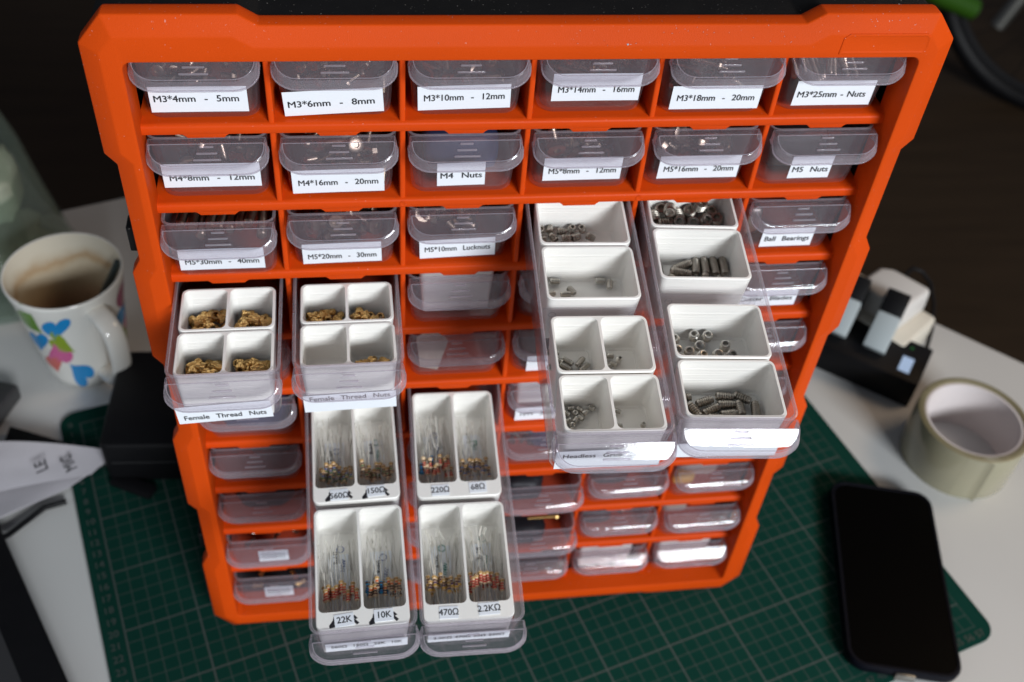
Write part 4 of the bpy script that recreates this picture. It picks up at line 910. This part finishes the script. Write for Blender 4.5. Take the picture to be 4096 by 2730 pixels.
# ------------------------------------------------------------------ flask vase with bulb and leaves
vs = empty('glass_vase', (-33, 37.5, -0.3), label='cone shaped glass flask of cloudy water behind the mug', cat='vase')
prof = [(6.4, 0), (7.0, .15), (7.2, .6), (6.4, 3), (5.3, 8), (4.2, 14), (3.2, 17.5), (2.5, 19.5), (2.35, 22), (2.7, 22.6)]
V, F = loft([[(r_ * math.cos(2 * math.pi * k / 48), r_ * math.sin(2 * math.pi * k / 48), z) for k in range(48)] for r_, z in prof] + [[((r_ - .25) * math.cos(2 * math.pi * k / 48), (r_ - .25) * math.sin(2 * math.pi * k / 48), max(z, .5)) for k in range(48)] for r_, z in prof[::-1]])
obj('glass_wall', mesh('glass_wall', V, F, 'glass', smooth=50), vs)
obj('water_fill', mesh('water_fill', *lathe([(6.6, .52), (6.85, .8), (6.1, 3), (5.0, 8), (4.35, 11.5), (4.35, 11.52), (.1, 11.5)], 48, True, True), 'water', smooth=40), vs)
pl = empty('potted_bulb', (-33, 37.5, 4), label='pale plant bulb with green leaves growing out of the glass flask', cat='plant')
obj('bulb', lump('bulb', 2.9, 2.9, 2.8, 'bulb_cream', 3, .2), pl, (.6, -1.0, 6.5))
obj('root_mass', lump('root_mass', 3.9, 3.9, 1.3, 'bulb_cream', 8, .5), pl, (0, 0, -1.5))
def leaf(px, py, pz, dx, dy, ln, wd, up):
    V = []; F = []; N = 8
    for i in range(N + 1):
        t = i / N; wv = wd * math.sin(math.pi * (t * .92 + .06)) ** .8; c_ = Vector((px + dx * ln * t, py + dy * ln * t, pz + up * ln * (t - .55 * t * t)))
        s_ = Vector((-dy, dx, 0)); V += [tuple(c_ - s_ * wv + Vector((0, 0, .15 * wv))), tuple(c_), tuple(c_ + s_ * wv + Vector((0, 0, .15 * wv)))]
    for i in range(N):
        for j in range(2): F.append((3 * i + j, 3 * i + j + 1, 3 * i + j + 4, 3 * i + j + 3))
    return bake(mesh('leaf', V, F, 'leaf_green'), solid=.04, sm=50)
V, F = tube([(0, 0, 8), (.2, -.1, 13), (.5, -.3, 19)], [.5, .35, .25], 8); obj('stem', mesh('stem', V, F, 'leaf_green', smooth=60), pl)
for q in ((1, -.2, 4.5, 1.5, .7), (.3, -.95, 4.2, 1.6, .5), (-.8, -.5, 4.5, 1.4, .8), (.7, .7, 4, 1.4, .9), (.85, -.5, 3.2, 1.2, 1.3), (-.2, .9, 4, 1.3, 1.0)):
    obj('leaf', leaf(.5, -.3, 18.6, q[0], q[1], q[2], q[3], q[4]), pl)

# ------------------------------------------------------------------ black box, strap, cloth, plug, laptop at the left
bx = empty('black_case', (-17.2, 12.4, 0.0), (0, 0, R(-3)), label='matt black rounded box standing against the left side of the cabinet', cat='box')
V, F = loft([ring(rrect(3.9, 0, 10.0, .7, 5), 0.02), ring(rrect(3.9, 0, 10.0, .7, 5), 3.9), ring(rrect(3.75, .15, 9.85, .6, 5), 4.2)])
obj('box_body', bake(mesh('box_body', V, F, 'rubber_black'), bev=.15, seg=3), bx)
obj('box_seam', mesh('box_seam', *boxvf(-3.2, 3.2, -.03, .05, 2.2, 2.3), 'grey_plastic'), bx)
st_ = obj('strap', bake(mesh('strap', *boxvf(-1.6, 1.9, -.6, .6, 0, .5), 'rubber_black'), bev=.12), None, (-19.2, 11.9, 0.02), (0, 0, R(-28))); tag(st_, 'short black strap tail poking out below the black box', 'strap')
# white cloth pouch: upper flap lifted off the lower layer
def sheet(P_, hfun, nx, ny, name, mat, th=.12):
    V = []; F = []
    A, B, C_, D_ = [Vector(q) for q in P_]
    for j in range(ny + 1):
        for i in range(nx + 1):
            u, v = i / nx, j / ny; q = A.lerp(B, u).lerp(D_.lerp(C_, u), v); V.append((q.x, q.y, hfun(u, v)))
    for j in range(ny):
        for i in range(nx): a_ = j * (nx + 1) + i; F.append((a_, a_ + 1, a_ + nx + 2, a_ + nx + 1))
    return bake(mesh(name, V, F, mat), solid=th, sm=60)
cl = empty('cloth_pouch', (0, 0, 0), label='crumpled white fabric pouch with two handwritten words, lying on the left edge of the mat', cat='pouch')
nz = lambda u, v, s_: .25 * noise.noise(Vector((u * 4, v * 3, s_)))
lo = sheet([(-40, 2.0), (-23.8, 12.0), (-20.6, 15.0), (-40, 17.5)], lambda u, v: .35 + .5 * math.sin(math.pi * min(1, u * 1.02)) * (1 - v) + nz(u, v, 1) * (1 - u * .8), 22, 8, 'lower_layer', 'cloth_white')
obj('lower_layer', lo, cl)
upf = sheet([(-40, 8.4), (-22.2, 12.8), (-20.6, 14.9), (-40, 15.6)], lambda u, v: .8 + 1.5 * math.sin(math.pi * min(1, u ** 1.25)) * (.35 + .65 * v) * (1 if u < .98 else .6) + nz(u, v, 5) * (1 - u), 26, 10, 'upper_flap', 'cloth_white')
obj('upper_flap', upf, cl)
for s_, x, y, z, a_ in (('LE', -25.4, 12.5, 2.42, 112), ('MIC', -23.6, 13.0, 2.02, 116)):
    obj('written_text', text_mesh(s_, 1.25, 'grey_plastic'), cl, (x, y, z), (R(-8), R(14 if s_ == 'MIC' else 5), R(a_)))
dp = obj('dark_strap', bake(mesh('dark_strap', [(-29.5, 15.0, 0), (-22.5, 14.2, 0), (-22.7, 15.6, 0), (-29.2, 18.3, 0), (-29.5, 15.0, .9), (-22.5, 14.2, .7), (-22.7, 15.6, .7), (-29.2, 18.3, .9)], [(3, 2, 1, 0), (4, 5, 6, 7), (0, 1, 5, 4), (1, 2, 6, 5), (2, 3, 7, 6), (3, 0, 4, 7)], 'rubber_black'), bev=.15), None, (0, 0, -.3)); tag(dp, 'flat black strap lying behind the white fabric pouch', 'strap')
pg = empty('plug', (-31.8, 18.2, -.3), (0, 0, R(70)), label='grey plug with a metal tip at the left edge of the desk', cat='plug')
obj('plug_body', box('plug_body', -1.0, 4.6, -1.3, 1.3, 0, 1.6, 'grey_plastic', .3, 3), pg); obj('plug_tip', box('plug_tip', -2.0, -.98, -.9, .9, .4, 1.2, 'silver', .06), pg)
lp_ = empty('laptop', (-28.4, 9.1, -.3), (0, 0, R(-62.5)), label='black laptop corner at the lower left of the desk', cat='laptop')
V, F = loft([ring([(-30, -22), (24, -22), (24, -.3), (23.7, 0), (0.4, 0), (0, -.4), (0, -22)][1:], .02), ring([(24, -22), (24, -.3), (23.7, 0), (0.4, 0), (0, -.4), (0, -22)], 1.5)])
obj('laptop_base', bake(mesh('laptop_base', V, F, 'rubber_black'), bev=.12, seg=3), lp_)
obj('trackpad', mesh('trackpad', *boxvf(8, 16, -9, -2.5, 1.5, 1.512), 'grey_plastic'), lp_)
cb = obj('cable', mesh('cable', *tube([(-23.9, 10.9, .0), (-25.4, 10.4, .05), (-27.4, 8.0, .3), (-28.0, 6.6, 1.35), (-32, 3, 1.6)], .22, 8), 'rubber_black', smooth=60), None); tag(cb, 'thin black cable running from the white pouch over the laptop edge', 'cable')

# ------------------------------------------------------------------ phone, tape, charger, power strip at the right
ph = empty('phone', (37.5, -1.2, 0.02), (0, 0, R(-14.5)), label='black smartphone in a dark blue case lying across the right part of the mat', cat='phone')
def rr2(hx, hy, r_): return rrect(hx, -hy, hy, r_, 6)
V, F = loft([ring(rr2(3.85, 8.0, 1.2), 0), ring(rr2(4.05, 8.2, 1.35), .25), ring(rr2(4.08, 8.22, 1.35), .8), ring(rr2(3.98, 8.12, 1.3), 1.02), ring(rr2(3.78, 7.92, 1.15), 1.02), ring(rr2(3.74, 7.88, 1.1), .93)])
obj('phone_case', mesh('phone_case', V, F, 'phone_case', smooth=50), ph)
obj('screen', mesh('screen', *loft([ring(rr2(3.72, 7.86, 1.1), .90), ring(rr2(3.72, 7.86, 1.1), .955)]), 'phone_glass', smooth=30), ph)
obj('charging_port', box('charging_port', -.75, .75, -8.5, -8.15, .15, .85, 'silver', .15), ph)
tp = empty('tape_roll', (48.0, 10.3, -.3), label='roll of clear packing tape lying flat beside the charger', cat='tape roll')
def tubering(ri, ro, z0, z1, n_, name, mats):
    pf = [(ri, z0), (ro, z0), (ro, z1), (ri, z1)]
    V, F = loft([[(r_ * math.cos(2 * math.pi * k / n_), r_ * math.sin(2 * math.pi * k / n_), z) for k in range(n_)] for r_, z in pf + [pf[0]]], False, False)
    return bake(mesh(name, V, F, mats), bev=.04, sm=40)
tw = tubering(4.0, 4.55, 0, 4.8, 72, 'tape_winding', 'tape_body'); obj('tape_winding', tw, tp)
obj('cardboard_core', tubering(3.75, 3.99, -.0, 4.75, 72, 'cardboard_core', 'tape_core'), tp)
obj('tape_edge', tubering(4.02, 4.53, 4.795, 4.83, 72, 'tape_edge', 'tape_edge'), tp)
lv = [(4.56 * math.cos(a_), 4.56 * math.sin(a_)) for a_ in [R(-120 + 4 * j) for j in range(6)]] ; lv.append((lv[-1][0] + .35, lv[-1][1] - .30))
V = [(x, y, z) for x, y in lv for z in (.02, 4.78)]; F = [(2 * j, 2 * j + 2, 2 * j + 3, 2 * j + 1) for j in range(len(lv) - 1)]
obj('loose_end', bake(mesh('loose_end', V, F, 'tape_body'), solid=.03), tp)
for j in range(3): obj('layer_line', mesh('layer_line', *tube([((4.12 + j * .13) * math.cos(a_ * math.pi / 36), (4.12 + j * .13) * math.sin(a_ * math.pi / 36), 4.84) for a_ in range(72)], .015, 4, True), 'tape_body'), tp)
ch = empty('battery_charger', (46.0, 15.8, -.3), (0, 0, R(-45 + 2)), label='black camera battery charger with a small lit display beside the tape roll', cat='charger')
# local x runs along the long front edge towards the upper left of the desk
ch.rotation_euler = (0, 0, R(180 - 38))
obj('charger_base', box('charger_base', 0, 13.0, -5.2, 0, 0, 2.9, 'rubber_black', .12, 2), ch)
obj('display', mesh('display', *boxvf(1.1, 2.1, -2.9, -.9, 2.9, 2.915), 'lit_display'), ch)
obj('status_light', mesh('status_light', *lathe([(.16, 2.9), (.16, 2.93)], 12), 'green_led'), ch, (1.7, -4.2, 0))
for i, (x, lab) in enumerate(((3.6, 'right camera battery standing in the charger, grey with a black end'), (7.2, 'left camera battery standing in the charger, beside the cabinet edge'))):
    bt = empty('camera_battery', Vector((46.0, 15.8, -.3)) + Matrix.Rotation(R(142), 3, 'Z') @ Vector((x, -3.2, 2.9)), (R(0), 0, R(142)), label=lab, cat='battery', group='batteries in the charger')
    bt.rotation_euler = (R(50), 0, R(142))
    obj('battery_body', box('battery_body', 0, 2.0, -1.5, 1.9, -1.0, 2.4, 'battery_grey', .12), bt); obj('battery_end', box('battery_end', -.02, 2.02, -1.52, 1.92, 2.4, 4.6, 'rubber_black', .12), bt)
ps = empty('power_strip', (48.6, 22.3, -.3), (0, 0, R(38)), label='cream power strip behind the battery charger', cat='power strip')
obj('strip_body', box('strip_body', -3.0, 3.0, -.4, 18, 0, 3.0, 'cream_plastic', .4, 3), ps)
for y in (8.5, 14): obj('socket_hole', mesh('socket_hole', *boxvf(-.3, .3, y - .9, y + .9, 3.0, 3.01), 'screw_dark'), ps)
ad = empty('plug_adapter', (46.9, 25.2, 2.75), (0, 0, R(34)), label='white three pin adapter plugged into the power strip', cat='adapter')
V, F = loft([ring([(-2.4, -2.3), (2.4, -2.3), (2.6, -1.8), (2.2, 1.8), (1.4, 2.9), (-1.4, 2.9), (-2.2, 1.8), (-2.6, -1.8)], 0), ring([(-2.3, -2.2), (2.3, -2.2), (2.5, -1.7), (2.1, 1.7), (1.3, 2.7), (-1.3, 2.7), (-2.1, 1.7), (-2.5, -1.7)], 2.6)])
obj('adapter_body', bake(mesh('adapter_body', V, F, 'white_plastic'), bev=.45, seg=4), ad)
cd = obj('cable', mesh('cable', *tube([(49.0, 20.3, .0), (50.3, 22.2, .2), (51.6, 24.4, .8), (52.4, 26.6, 1.7), (52.5, 28.4, 2.6), (51.9, 29.5, 3.2), (50.9, 29.7, 3.5), (49.9, 28.9, 3.5), (49.1, 27.6, 3.3), (48.6, 26.4, 3.2)], .2, 8), 'rubber_black', smooth=60), None); tag(cd, 'black power cord looping behind the white adapter', 'cord')

# ------------------------------------------------------------------ far background on the floor: bicycle wheel, bits of colour
Rcam = cam.matrix_world.to_3x3()
wc = Vector((168, 172, -42))
bw = empty('bicycle', wc, (R(90), 0, R(-40)), label='bicycle with a large dark wheel in shadow at the upper right, beyond the desk', cat='bicycle')
V, F = tube([(31 * math.cos(a * math.pi / 32), 31 * math.sin(a * math.pi / 32), 0) for a in range(64)], 2.4, 12, True)
obj('tyre', mesh('tyre', V, F, 'rubber_black', smooth=60), bw)
V, F = tube([(28.4 * math.cos(a * math.pi / 32), 28.4 * math.sin(a * math.pi / 32), 0) for a in range(64)], 1.1, 8, True)
obj('rim', mesh('rim', V, F, 'rim_metal', smooth=60), bw)
V, F = tube([(0, 0, -4), (0, 0, 4)], 2.0, 12); obj('hub', mesh('hub', V, F, 'rim_metal', smooth=40), bw)
spm = mesh('spoke', *tube([(0, 1.8, 2.5), (0, 27.6, 0)], .12, 4), 'rim_metal')
for k in range(24): obj('spoke', spm, bw, (0, 0, 0), (0, 0, R(15 * k)))
M2 = Matrix.Rotation(R(40), 4, 'Z') ; M2 = (Matrix.Rotation(R(-40), 4, 'Z') @ Matrix.Rotation(R(90), 4, 'X')).inverted()
V, F = tube([M2 @ (Vector(q) - wc) for q in ((112, 150, -29), (118.5, 150, -32.2), (127, 150, -35.4))], 2.3, 12); obj('frame_tube', mesh('frame_tube', V, F, 'frame_green', smooth=60), bw)
V, F = tube([M2 @ (Vector(q) - wc) for q in ((141.2, 160, -45), (144.5, 160, -36))], 1.7, 10); obj('fork', mesh('fork', V, F, 'silver', smooth=60), bw)
